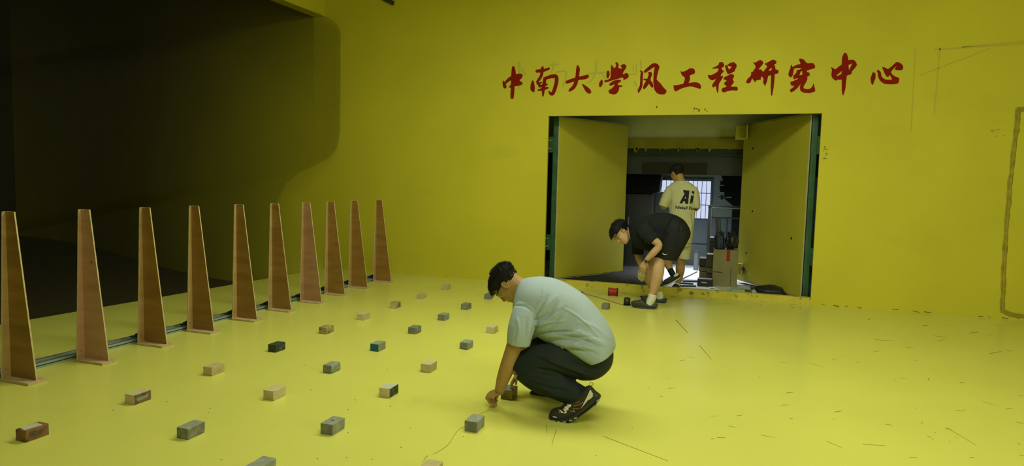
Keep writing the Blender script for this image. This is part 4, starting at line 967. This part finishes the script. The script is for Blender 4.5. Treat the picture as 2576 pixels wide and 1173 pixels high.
# glasses
gl = obj('glasses', (lambda b: ([tube(b, [tuple(h1.P(.098, .141+.0, s*.013)), tuple(h1.P(.100, .143, s*.033)), tuple(h1.P(.092, .141, s*.058)), tuple(h1.P(.090, .125, s*.060)), tuple(h1.P(.095, .104, s*.052)), tuple(h1.P(.102, .102, s*.024)), tuple(h1.P(.102, .112, s*.012)), tuple(h1.P(.098, .141, s*.013))], [.0020]*8, n=6, sm=3) for s in (-1, 1)],
      [tube(b, [tuple(h1.P(.092, .138, s*.060)), tuple(h1.P(.060, .138, s*.079)), tuple(h1.P(-.010, .140, s*.084)), tuple(h1.P(-.028, .128, s*.082))], [.0024]*4, n=6) for s in (-1, 1)],
      tube(b, [tuple(h1.P(.100, .132, -.013)), tuple(h1.P(.104, .135, 0)), tuple(h1.P(.100, .132, .013))], [.0018]*3, n=6), b)[-1])(B()), m_frame, P1, True)
# shirt
b = B()
ploft(b, [(1316, 702, 1297, 752, 27), (1334, 698, 1296, 775, 52), (1360, 697, 1302, 800, 74), (1396, 704, 1322, 828, 82), (1436, 724, 1348, 838, 80), (1477, 754, 1372, 852, 76), (1512, 798, 1398, 864, 82), (1535, 838, 1428, 874, 84), (1543, 868, 1462, 890, 84), (1543, 886, 1492, 904, 80)], Yc, n=48, ex=(.95, .68))
ptube(b, [(1348, 750, 4.05, 28, 24), (1328, 780, 3.955, 36, 27), (1311, 826, 3.89, 34, 28), (1304, 866, 3.885, 30, 27)], n=20)
ptube(b, [(1350, 757, 4.24, 34, 26), (1352, 800, 4.33, 34, 27), (1348, 845, 4.37, 28, 25)], n=20)
sh_f = [([(1345, 792), (1350, 815), (1340, 840)], 4, -.012), ([(1292, 770), (1320, 770), (1345, 790)], 2.5, -.006), ([(1345, 800), (1372, 775), (1400, 745)], 5, .007), ([(1352, 818), (1385, 800), (1410, 770)], 5, .007), ([(1348, 808), (1380, 788), (1402, 760)], 3.5, -.006),
        ([(1365, 832), (1400, 815), (1425, 790)], 5, .006), ([(1375, 848), (1420, 842), (1460, 835)], 5, .008), ([(1385, 858), (1430, 856), (1480, 862)], 4, -.007), ([(1400, 866), (1440, 866), (1490, 880)], 5, .008), ([(1420, 878), (1460, 880), (1505, 893)], 4, -.006),
        ([(1440, 835), (1475, 845), (1520, 868)], 6, .006), ([(1450, 810), (1490, 820), (1530, 850)], 5, .004), ([(1300, 800), (1306, 830), (1300, 860)], 4, .004), ([(1325, 800), (1322, 830), (1328, 862)], 4, -.005), ([(1370, 720), (1366, 745), (1350, 775)], 4, .004), ([(1395, 840), (1440, 848), (1500, 848)], 3.5, -.005)]
sh_f += [([(1418, 775), (1460, 802), (1505, 846)], 2.6, .005), ([(1340, 846), (1372, 838), (1420, 834), (1460, 838)], 2.4, -.008), ([(1345, 822), (1380, 812), (1420, 808)], 2.4, .006), ([(1400, 880), (1435, 868), (1470, 852)], 2.4, .006), ([(1430, 846), (1470, 856), (1512, 874)], 2.4, -.006), ([(1345, 800), (1362, 772), (1378, 742)], 2.2, -.006), ([(1352, 806), (1390, 790), (1425, 772)], 2.2, -.005), ([(1412, 868), (1450, 874), (1490, 890)], 2.2, .007)]
remeshed('t_shirt', b, .0062, m_shirt, P1, 1, sh_f)
# trousers
b = B()
ploft(b, [(1540, 876, 1478, 884, 56), (1542, 905, 1455, 888, 68), (1534, 930, 1440, 884, 72), (1508, 950, 1420, 884, 72), (1475, 954, 1405, 884, 60)], Yc, n=28, ex=.95)
ptube(b, [(1492, 908, 4.03, 44, 33), (1450, 908, 4.0, 46, 35), (1400, 908, 3.965, 45, 36), (1358, 912, 3.945, 44, 36), (1327, 926, 3.94, 44, 35), (1317, 938, 3.94, 36, 32)], n=22)
ptube(b, [(1325, 922, 3.94, 42, 34), (1352, 946, 3.945, 40, 34), (1390, 966, 3.95, 36, 33), (1428, 984, 3.95, 32, 31), (1464, 1001, 3.945, 28, 28)], n=22)
ptube(b, [(1485, 898, 4.22, 40, 34), (1420, 888, 4.29, 38, 36), (1368, 880, 4.33, 38, 36), (1352, 892, 4.33, 36, 34)], n=20)
ptube(b, [(1352, 888, 4.33, 36, 34), (1380, 920, 4.33, 34, 32), (1405, 945, 4.33, 30, 30), (1432, 966, 4.33, 25, 27)], n=20)
tr_f = [([(1437, 955), (1400, 938), (1350, 928)], 3.5, -.012), ([(1300, 880), (1350, 868), (1400, 872)], 6, .003)]
for k in range(9): tr_f.append(([(1345+k*11, 893+k*3), (1375+k*11, 905+k*4), (1400+k*11, 920+k*3)], 2.6, .0045))
tr_f += [([(1320, 940), (1360, 948), (1410, 962)], 3.5, .005), ([(1330, 960), (1375, 975), (1430, 985)], 3.5, -.005), ([(1360, 975), (1400, 995), (1450, 1005)], 4, .005), ([(1450, 900), (1490, 905), (1530, 898)], 5, .005), ([(1440, 915), (1480, 925), (1520, 920)], 5, -.005), ([(1420, 935), (1460, 945), (1495, 942)], 4, .005), ([(1455, 965), (1465, 985), (1462, 1008)], 3, -.005)]
remeshed('trousers', b, .0075, m_trous, P1, 2, tr_f)
# shoes
def z8(x, y): return 1360+x/9.777, 960+y/9.777
def sneaker(par, dx, dy, Y, sc=1.0):
    def pt(x, y, yy=Y): a, c_ = z8(x, y); a = 1440+(a-1440)*sc; c_ = 1065+(c_-1065)*sc; return V(a+dx, c_+dy, yy)
    secs = [(222, 850, 240, 900, 14), (262, 775, 290, 960, 32), (350, 730, 400, 1010, 40), (480, 700, 560, 1030, 42), (600, 600, 730, 1000, 40), (740, 540, 880, 920, 36), (880, 430, 1030, 820, 33), (1000, 300, 1170, 715, 31), (1120, 190, 1300, 600, 30), (1205, 175, 1410, 490, 28), (1250, 230, 1440, 420, 18)]
    def lf(bm, S, off=0.0, n=22):
        q = cr([tuple(map(float, s)) for s in S], 3); cs, av, bv = [], [], []
        for tx, ty, bx, by, hw in q:
            a = pt(tx, ty); c2 = pt(bx, by); c_ = (a+c2)/2; cs.append(c_); av.append((a-c2)/2); bv.append(Vector((0, 1, 0))*hw*.00113*1.02)
        loft(bm, cs, av, bv, n=n, ex=.8)
    b = B(); lf(b, secs); s_ = obj('shoe', b, m_shoe, par, True)
    mids = [(215, 850, 245, 930, 15), (250, 900, 300, 1000, 34), (380, 930, 420, 1035, 43), (540, 930, 590, 1050, 45), (700, 890, 770, 1012, 43), (850, 790, 930, 925, 39), (1000, 660, 1090, 810, 36), (1130, 520, 1230, 710, 34), (1240, 400, 1360, 600, 32), (1300, 310, 1450, 470, 29), (1340, 320, 1460, 400, 16)]
    b = B(); lf(b, mids); obj('midsole', b, m_midsole, s_, True)
    outs = [(228, 870, 240, 950, 12), (255, 950, 295, 1000, 30), (400, 1010, 425, 1045, 40), (560, 1030, 585, 1058, 43), (740, 1000, 775, 1030, 42), (900, 905, 940, 940, 38), (1050, 800, 1100, 830, 35), (1200, 690, 1240, 725, 34), (1340, 560, 1380, 610, 31), (1430, 430, 1475, 470, 24), (1445, 395, 1470, 405, 10)]
    b = B(); lf(b, outs); obj('outsole', b, m_midsole, s_, True)
    for x, y in ((365, 1005), (490, 1020), (630, 1020), (780, 985), (895, 930), (1360, 640), (1440, 500)):
        b = B(); hw = .047 if x < 700 else .043 if x < 1000 else .034
        sl = -.32 if x > 1000 else -.28*max(0, (x-600)/300)
        y -= 12 if x < 1000 else 0; q_ = [(x-40, y+8-sl*40), (x+40, y+8+sl*40), (x+30, y-26+sl*30), (x-32, y-26-sl*32)]
        prism(b, [pt(*c3)+Vector((0, -hw-.008, 0)) for c3 in q_], (0, .02, 0))
        obj('sole_lug', b, m_grey, s_)
    def onside(x, y, o_=.0): 
        # side surface: half width interpolated from sections
        return pt(x, y)+Vector((0, -(.0455 if x < 700 else .0405 if x < 1000 else .0355)-o_, 0))
    b = B()
    P_ = [(1245, 235), (1310, 330), (1310, 400), (1250, 460), (1190, 490), (1120, 580), (1010, 705), (1070, 600), (1130, 480), (1190, 360)]
    prism(b, [onside(x, y, .002) for x, y in P_], (0, .05, 0)); obj('heel_stripe', b, m_white, s_)
    for q in ([(480, 700), (500, 730), (500, 790)], [(890, 560), (990, 510)], [(850, 625), (950, 600), (1080, 535)], [(840, 690), (985, 680)], [(750, 745), (880, 760)], [(830, 700), (885, 785)]):
        b = B(); tube(b, [tuple(onside(x, y, .001)) for x, y in q], [.0022]*len(q), n=6, sm=2); obj('orange_cord', b, m_orange, s_)
    b = B(); zz = [(515, 735), (600, 790), (690, 770), (600, 700), (740, 715), (630, 650), (770, 650), (690, 600), (780, 620)]
    for i in range(len(zz)-1):
        x0, y0 = zz[i]; x1, y1 = zz[i+1]; tube(b, [tuple(onside(x0, y0, -.012+.006*(i % 2))), tuple(onside((x0+x1)/2, (y0+y1)/2, .002)), tuple(onside(x1, y1, -.012+.006*((i+1) % 2)))], [.0048, .0055, .0048], n=8, sm=2)
    prism(b, [onside(x, y, -.002) for x, y in [(590, 700), (640, 655), (700, 610), (770, 590), (780, 640), (740, 690), (690, 740), (640, 800), (590, 780)]], (0, .006, 0))
    obj('laces', b, m_white, s_, True)
    b = B(); pts = [tuple(pt(1225+45*math.cos(a)+25, 135+38*math.sin(a))) for a in [math.radians(150+t*40) for t in range(9)]]; tube(b, pts, [.0016]*9, n=6, sm=2); obj('pull_loop', b, m_shoe, s_)
    b = B(); prism(b, [onside(x, y, .004) for x, y in [(345, 865), (445, 885), (450, 905), (350, 885)]], (0, .006, 0)); obj('toe_tag', b, m_white, s_)
    return s_
s1 = sneaker(P1, 0, -7, 3.905); s1['label'] = 'olive black trail shoe with white laces and orange cords'
# far shoe: flat on the floor, mostly hidden
def simple_shoe(par, pts, Y, m, ms, hwm=.044, name='shoe', ex=.8):
    b = B(); q = cr([tuple(map(float, s)) for s in pts], 3); cs, av, bv = [], [], []; cs2, av2, bv2 = [], [], []
    for tx, ty, bx, by, hw in q:
        a = V(tx, ty, Y); c2 = V(bx, by, Y); c_ = (a+c2)/2; cs.append(c_); av.append((a-c2)/2); bv.append(Vector((0, 1, 0))*hw*hwm)
    loft(b, cs, av, bv, n=20, ex=ex); s_ = obj(name, b, m, par, True)
    b = B(); cs2 = []; av2 = []; bv2 = []
    for c_, a, w_ in zip(cs, av, bv):
        lo = c_-a*.80; cs2.append(lo); av2.append(a*.24 if a.length*.24 > .004 else a.normalized()*.004); bv2.append(w_*1.04)
    loft(b, cs2, av2, bv2, n=20, ex=.7); obj('sole', b, ms, s_, True)
    return s_
simple_shoe(P1, [(1334, 986, 1335, 993, .4), (1342, 978, 1344, 998, .8), (1362, 972, 1364, 1001, 1), (1388, 962, 1390, 1003, .98), (1415, 950, 1416, 1003, .85), (1440, 950, 1442, 1003, .8), (1452, 965, 1453, 1001, .4)], 4.33, m_shoe, m_grey)

# ================= bending man
P2 = empty('person', tuple(flr(1632, 772)), 'young man in black T-shirt and shorts bending over before the open doors', 'person')
Y2 = 8.25
yawc = math.radians(24)
Fp = Vector((-.50, 0, -.866)).normalized(); F2 = (Fp*math.cos(yawc)+Vector((0, -1, 0))*math.sin(yawc)).normalized()
U2 = Vector((-.866, 0, .50)); U2 = (U2-F2*U2.dot(F2)).normalized(); L2 = U2.cross(F2).normalized()
if L2.y > 0: L2 = L2   # left of the wearer
L2 = U2.cross(F2).normalized()
ear2 = V(1566, 580.5, 8.12)
h2 = Head(ear2-(L2*.080 if L2.y < 0 else -L2*.080)-F2*.0, F2, U2, L2, 1.12)
b = B(); skull(b, h2)
ptube(b, [(1570, 580, Y2, 12, 11), (1584, 588, Y2, 13, 11.5), (1600, 592, Y2, 16, 20)], n=14)
ptube(b, [(1600, 588, Y2, 18, 30), (1630, 585, Y2, 26, 32), (1665, 585, Y2, 26, 30), (1700, 596, Y2, 24, 30)], n=18)
ptube(b, [(1622, 583, 8.02, 13), (1640, 600, 7.97, 11.5), (1658, 617, 7.96, 9), (1645, 635, 7.95, 9.2), (1632, 648, 7.95, 7), (1625.5, 656, 7.95, 5.5, 6)], n=12)
Wb = V(1624.5, 658, 7.95)
hand(b, Wb, V(1614, 680, 7.96)-Wb, Vector((-.15, -1, .05)), Vector((.9, 0, .25)), [(20, 22, 14), (14, 20, 14), (14, 20, 14), (22, 24, 16)], thumb=(.75, .42, -.6), spread=.30, k=1.12, thumbcurl=.3)
ptube(b, [(1608, 600, 8.46, 12), (1606, 625, 8.50, 10.5), (1606, 645, 8.50, 9), (1611, 662, 8.42, 7.5), (1615, 674, 8.32, 5.5)], n=12)
Wc = V(1615, 675, 8.31); hand(b, Wc, V(1617, 690, 8.26)-Wc, Vector((.2, 1, 0)), Vector((-1, 0, 0)), [(35, 45, 30)]*4, k=.9)
ptube(b, [(1700, 596, 8.19, 13), (1680, 622, 8.16, 14), (1663, 645, 8.12, 14.5), (1657, 664, 8.06, 15), (1655, 686, 8.02, 15.5), (1649, 712, 8.01, 13), (1641, 738, 8.0, 8.5), (1638, 756, 8.0, 8), (1632, 766, 8.0, 8, 9)], n=16)
ptube(b, [(1696, 596, 8.38, 17), (1660, 640, 8.42, 17), (1640, 668, 8.45, 14.5), (1633, 688, 8.46, 13.5), (1634, 704, 8.47, 12.5), (1643, 722, 8.50, 10), (1654, 737, 8.52, 8), (1659, 747, 8.52, 7.5), (1656, 753, 8.52, 8)], n=16)
remeshed('body', b, .0068, m_skin2, P2, 2)
face_bits(h2, P2)
def th2(f, u, l):
    if f > .060 and u < .172: return -.008
    if u < .085: return -.008
    if f > -.030 and u < .150: return -.008
    t = (u-.10)/.06
    return .004+.034*max(0, min(1, t))
hair(h2, P2, th2, None, 1300, .045, lambda p: (1.1 if p[0] > -.02 else .3, 0, -.55 if p[0] > .05 else -.1), 5, lift=.06)
b = B()
ploft(b, [(1582, 571, 1588, 603, 12), (1592, 560, 1590, 610, 26), (1606, 549, 1602, 622, 36), (1630, 541, 1622, 630, 40), (1660, 535, 1642, 634, 38), (1690, 538, 1662, 634, 36), (1712, 548, 1680, 632, 36), (1722, 556, 1690, 628, 34)], Y2, n=30, ex=.92)
ptube(b, [(1618, 574, 8.06, 22, 16), (1630, 590, 7.98, 19, 14), (1645.5, 606, 7.96, 15.5, 13)], n=18)
ptube(b, [(1612, 590, 8.42, 22, 16), (1606, 618, 8.50, 17, 14), (1604, 640, 8.51, 14.5, 13)], n=18)
remeshed('t_shirt', b, .009, m_blk, P2, 2, [([(1700, 545), (1680, 570), (1668, 600)], 3, -.010), ([(1640, 560), (1650, 580), (1655, 600)], 3, .006), ([(1600, 570), (1610, 590), (1615, 610)], 3, .006)])
b = B()
ploft(b, [(1700, 541, 1662, 600, 34), (1722, 555, 1668, 606, 37), (1736, 578, 1664, 612, 37), (1737, 594, 1660, 616, 36), (1730, 608, 1660, 618, 30)], Y2, n=26)
ploft(b, [(1676, 582, 1734, 582, 18), (1666, 600, 1733, 602, 20), (1655, 622, 1719, 628, 20.5), (1648, 636, 1709, 646, 20.5), (1643, 646, 1702, 657, 20.5)], 8.12, n=26, ex=.8)
ploft(b, [(1676, 582, 1732, 582, 18), (1664, 600, 1728, 602, 20), (1650, 620, 1712, 626, 20), (1642, 632, 1702, 643, 20), (1637, 640, 1695, 652, 20)], 8.39, n=26, ex=.8)
remeshed('shorts', b, .009, m_blk2, P2, 1, [([(1715, 560), (1705, 600), (1700, 640)], 3, -.007)])
b = B(); P_ = [V(x, y, 7.955) for x, y in [(1666, 637), (1671, 640), (1679, 639), (1674, 641.5), (1670, 642.5)]]
# emblem sits on the shorts: project it on the leg of the shorts
def proj_on(o, pts, off=.002):
    me = o.data; bv = BVHTree.FromPolygons([v.co for v in me.vertices], [p.vertices for p in me.polygons])
    out = []
    for x, y in pts:
        d = (at(x, y, 1)-CAMP).normalized(); hit = bv.ray_cast(CAMP, d)
        out.append(hit[0]+hit[1]*off if hit[0] is not None else None)
    return out
sh2 = [c_ for c_ in P2.children if c_.name.startswith('shorts')][0]
def emblem(name, o, pts, m, par, off=.002):
    P = proj_on(o, pts, off)
    if any(p is None for p in P): return
    b = B(); prism(b, P, (0, .0015, 0)); return obj(name, b, m, par)
emblem('emblem', sh2, [(1665.5, 636.5), (1668.5, 637.5), (1671.5, 639.5), (1679.5, 639), (1674, 641.5), (1671, 642), (1668, 640)], m_white, sh2)
ts2 = [c_ for c_ in P2.children if c_.name.startswith('t_shirt')][0]
emblem('emblem', ts2, [(1621, 607.5), (1623, 608.3), (1626.5, 608), (1624, 609.4), (1622, 609)], m_white, ts2)
# watch
wt_c = V(1626.5, 657.5, 7.95); wax = (V(1622, 665, 7.95)-V(1633, 648, 7.95)).normalized()
b = B(); tube(b, [tuple(wt_c-wax*.011), tuple(wt_c+wax*.011)], [(.034, .038), (.033, .037)], n=20, side=(0, 1, 0)); wt = obj('watch', b, m_frame, P2, True)
b = B(); c_ = wt_c+Vector((0, -.040, 0)); cyl(b, c_+Vector((0, .006, 0)), c_-Vector((0, .005, 0)), .024, n=20); obj('watch_case', b, m_sil, wt)
b = B(); cyl(b, c_-Vector((0, .0045, 0)), c_-Vector((0, .0062, 0)), .019, n=20); obj('watch_dial', b, m_black, wt)
# socks and clogs
for nodes, yy in (([(1642.5, 741, 8.0, 10.5), (1638, 755, 8.0, 10.5), (1632, 766, 8.0, 10.5)], 8.0), ([(1657, 735, 8.52, 9.5), (1660, 748, 8.52, 9), (1655, 754, 8.52, 9)], 8.52)):
    b = B(); ptube(b, nodes, n=16); obj('sock', b, m_white, P2, True)
def clog(par, toe, Y, k=1.0):
    tx, ty = toe
    S_ = [(0, -15, 2, -8, .35), (6, -19, 8, -3, .75), (18, -20, 19, -1, 1.05), (30, -22, 31, 0, 1.1), (40, -14, 41, 0, 1.0), (52, -11, 53, 0, .92), (62, -12, 63, -1, .85), (67, -12, 67, -4, .45)]
    s_ = simple_shoe(par, [(tx+a*k, ty+b_*k, tx+c_*k, ty+d*k, w) for a, b_, c_, d, w in S_], Y, m_clog, m_clog, .050, 'clog', .75)
    b = B(); pts = [tuple(V(tx+x*k, ty+y*k, Y-.056*math.cos(t))) for x, y, t in ((38, -16, 0), (32, -27, .3), (24, -30, 1.57), (32, -27, 2.84), (38, -16, 3.14))]
    tube(b, pts, [.010]*5, n=8, sm=3); obj('strap', b, m_black, s_, True)
    return s_
clog(P2, (1587, 776), 8.0)
clog(P2, (1612, 763), 8.50, .97)
b = B(); bmesh.ops.create_icosphere(b, subdivisions=4, radius=1.0); q = V(1615.5, 694, 8.12)
for v in b.verts:
    d = v.co.copy(); r = 1+.22*noise.noise(d*1.8)+.10*noise.noise(d*5); v.co = q+Vector((d.x*.056*r, d.y*.035*r, d.z*.060*r*(1.15 if d.z < 0 else .8)))
o = obj('cleaning_cloth', b, mat('pale yellow green cloth', (.40, .38, .14), .9, var=.1), None, True); tag(o, "pale yellow green cloth held in the bending man's hand", 'cloth')
# ================= standing man, seen from behind
P3 = empty('person', tuple(at(1705, 724, 9.6)), 'standing man seen from behind in a cream T-shirt with black print and pale shorts', 'person')
P3.location.z = 0.0
Y3 = 9.62
F3 = Vector((-.62, .62, -.45)).normalized(); U3 = Vector((-.25, .28, .92)); U3 = (U3-F3*U3.dot(F3)).normalized(); L3 = U3.cross(F3).normalized()
h3 = Head(V(1704, 436, Y3)+Vector((0, .0, 0)), F3, U3, L3, 1.0)
b = B(); skull(b, h3)
ptube(b, [(1706, 440, Y3, 11, 12), (1710, 452, Y3, 11.5, 12), (1713, 462, Y3, 14, 14)], n=14, side=(0, 1, 0))
ptube(b, [(1714, 468, Y3, 26, 14), (1714, 495, Y3, 28, 19), (1713, 540, Y3, 24, 16), (1712, 585, Y3, 26, 18)], n=18)
ptube(b, [(1689, 472, Y3, 8), (1678, 495, Y3-.02, 8.5), (1669, 520, Y3-.02, 8.2), (1673, 515, Y3+.16, 7.5), (1682, 508, Y3+.30, 5)], n=12)
ptube(b, [(1740, 474, Y3, 8), (1748, 498, Y3-.02, 8.5), (1751.5, 524, Y3-.02, 7.8), (1748, 516, Y3+.16, 7.5), (1735, 508, Y3+.30, 5)], n=12)
Wd3 = V(1683, 508, Y3+.31); hand(b, Wd3, Vector((.4, .6, .2)), Vector((-.6, .3, -.3)), Vector((0, 0, 1)), [(30, 40, 30)]*4, k=.95)
We3 = V(1734, 508, Y3+.31); hand(b, We3, Vector((-.4, .6, .2)), Vector((.6, .3, -.3)), Vector((0, 0, 1)), [(30, 40, 30)]*4, k=.95)
ptube(b, [(1722, 600, Y3+.02, 18), (1716, 640, Y3+.04, 14), (1712, 665, Y3+.06, 11), (1711, 680, Y3+.06, 11.5), (1709, 700, Y3+.08, 8), (1703, 718, Y3+.08, 6.5), (1700, 724, Y3+.06, 7)], n=14)
ptube(b, [(1698, 600, Y3, 17), (1690, 635, Y3+.02, 14), (1681, 655, Y3, 10.5), (1682, 668, Y3-.10, 9.5), (1688, 682, Y3-.16, 7), (1694, 692, Y3-.18, 6.5), (1697, 697, Y3-.18, 6.5)], n=14)
remeshed('body', b, .0075, m_skin, P3, 2)
face_bits(h3, P3)
def th3(f, u, l):
    if f > .055 and u < .165: return -.008
    if u < .070: return -.008
    if f > -.02 and u < .140: return -.008
    return .003+.020*max(0, min(1, (u-.10)/.06))
hair(h3, P3, th3, None, 600, .024, lambda p: (.2, 0, -.2), 9)
b = B()
def xsec(bm, secs, Y, n=30, ex=.85, sm=3):       # horizontal sections: (left px, right px, py, half depth px [,dY])
    q = cr([tuple(map(float, (list(s)+[0])[:5])) for s in secs], sm); cs, av, bv = [], [], []
    for l, r, y, hd, dy in q:
        a = V(l, y, Y+dy); c2 = V(r, y, Y+dy); c_ = (a+c2)/2; cs.append(c_); av.append((c2-a)/2); bv.append(Vector((0, 1, 0))*hd*mpp(c_))
    loft(bm, cs, av, bv, n=n, ex=ex)
xsec(b, [(1700, 1726, 455, 13), (1688, 1740, 462, 17), (1680, 1750, 472, 21), (1681, 1752, 490, 24), (1683, 1751, 515, 25), (1683, 1748, 545, 25), (1680, 1745, 580, 26), (1681, 1741, 612, 27)], Y3)
ptube(b, [(1690, 474, Y3, 13, 15), (1678, 495, Y3-.01, 13, 16), (1668, 520, Y3-.02, 12, 15)], n=18)
ptube(b, [(1740, 474, Y3, 14.5, 16), (1747.5, 498, Y3-.01, 13, 17), (1750, 526, Y3-.02, 11.5, 16)], n=18)
ts3 = remeshed('t_shirt', b, .009, m_cream_t, P3, 2, [([(1688, 505), (1684, 520), (1680, 540)], 2.2, -.014), ([(1744, 500), (1743, 530), (1742, 560)], 2.5, -.010), ([(1690, 560), (1710, 575), (1735, 570)], 3, .006), ([(1730, 530), (1738, 560), (1736, 600)], 3, .008)])
b = B()
xsec(b, [(1684, 1738, 595, 24), (1682, 1738, 620, 24)], Y3)
ptube(b, [(1724, 610, Y3+.02, 16, 16), (1722, 630, Y3+.03, 16, 16), (1720, 651, Y3+.04, 16, 16)], n=18)
ptube(b, [(1696, 610, Y3, 15, 16), (1692, 630, Y3, 15, 16), (1688, 648, Y3, 15, 16)], n=18)
remeshed('shorts', b, .009, m_cream_t, P3, 2, [([(1708, 625), (1706, 640), (1704, 650)], 2, -.02)])
# print on the back
def text_print(body, px, py, size, Y, shear=0.0, xs_=1.0, bold=0.012, name='print', rot=0.0):
    cu = bpy.data.curves.new('txt', 'FONT'); cu.body = body; cu.size = size; cu.shear = shear; cu.offset = bold*size; cu.extrude = 0
    o = bpy.data.objects.new('txt', cu); C.objects.link(o); dg = bpy.context.evaluated_depsgraph_get(); dg.update()
    me = bpy.data.meshes.new_from_object(o.evaluated_get(dg)); bpy.data.objects.remove(o)
    bm = bmesh.new(); bm.from_mesh(me); bpy.data.meshes.remove(me)
    bmesh.ops.triangulate(bm, faces=bm.faces)
    org = V(px, py, Y); x = Vector((1, 0, 0)); z = Vector((0, 0, 1)); xr = x*math.cos(rot)+z*math.sin(rot); zr = -x*math.sin(rot)+z*math.cos(rot)
    me3 = ts3.data; bv = BVHTree.FromPolygons([v.co for v in me3.vertices], [p.vertices for p in me3.polygons])
    for v in bm.verts:
        p = org+xr*v.co.x*xs_+zr*v.co.y; d = (p-CAMP).normalized(); hit = bv.ray_cast(CAMP, d)
        v.co = (hit[0]-d*.003) if hit[0] is not None else p
    return obj(name, bm, m_blk2, ts3, recalc=False)
fz = lambda x, y: (1640+x/11.73, 440+y/11.73)
def print_poly(loops, label):
    L_ = [proj_on(ts3, [fz(*p) for p in l], .003) for l in loops]
    if any(p is None for l in L_ for p in l): return
    b = B(); vs = [b.verts.new(p) for l in L_ for p in l]
    for t in tessellate_polygon(L_): b.faces.new([vs[i] for i in t])
    for f in b.faces:
        f.normal_update()
        if f.normal.y > 0: f.normal_flip()
    o = obj('print', b, m_blk2, ts3, recalc=False); o['label'] = label
print_poly([[(925, 445), (1105, 465), (1085, 660), (1062, 860), (985, 860), (978, 785), (925, 780), (900, 845), (815, 840), (890, 690), (965, 560), (930, 510)], [(992, 625), (968, 705), (1008, 705)]], 'large black slanting letter A')
print_poly([[(1155, 605), (1240, 615), (1212, 740), (1185, 870), (1115, 865), (1135, 735)]], 'large black slanting letter i')
o = text_print('Niekall Ecok', 1698, 525, .062, 9.45, .1, .98, .022, rot=-.03); o['label'] = 'small black line of print'
b = B(); P_ = proj_on(ts3, [(1740.5, 482.5), (1743, 479), (1743.5, 482), (1747, 481.5), (1746.5, 487), (1743, 490), (1742, 486), (1739.5, 486)], .003)
if all(p is not None for p in P_): prism(b, P_, (0, .001, 0)); obj('print_mark', b, m_blk2, ts3)
b = B(); ptube(b, [(1686, 679, Y3-.15, 7.6), (1691, 688, Y3-.18, 7.6), (1695, 694, Y3-.18, 7.4)], n=14); obj('sock', b, m_blk2, P3, True)
b = B(); ptube(b, [(1706, 712, Y3+.08, 7.4), (1702, 719, Y3+.08, 7.4), (1700, 722, Y3+.07, 7.4)], n=14); obj('sock', b, m_white, P3, True)
s_ = simple_shoe(P3, [(1667, 713, 1668, 718, .4), (1671, 705, 1675, 719, .9), (1682, 698, 1687, 715, 1.0), (1694, 690, 1698, 709, .92), (1705, 689, 1708, 702, .8), (1710, 691, 1711, 698, .4)], Y3-.18, m_shoe, m_white, .045)
b = B(); c_ = V(1701, 692.5, Y3-.235); ell(b, c_, (.035, 0, .022), (0, .012, 0), (-.010, 0, .018), n=12); obj('heel_patch', b, m_white, s_, True)
simple_shoe(P3, [(1690, 724, 1690, 728, .4), (1693, 717, 1693, 729, .9), (1700, 714, 1700, 730, 1.0), (1707, 716, 1707, 729, .9), (1710, 722, 1710, 728, .4)], Y3+.06, m_shoe, m_white, .048)
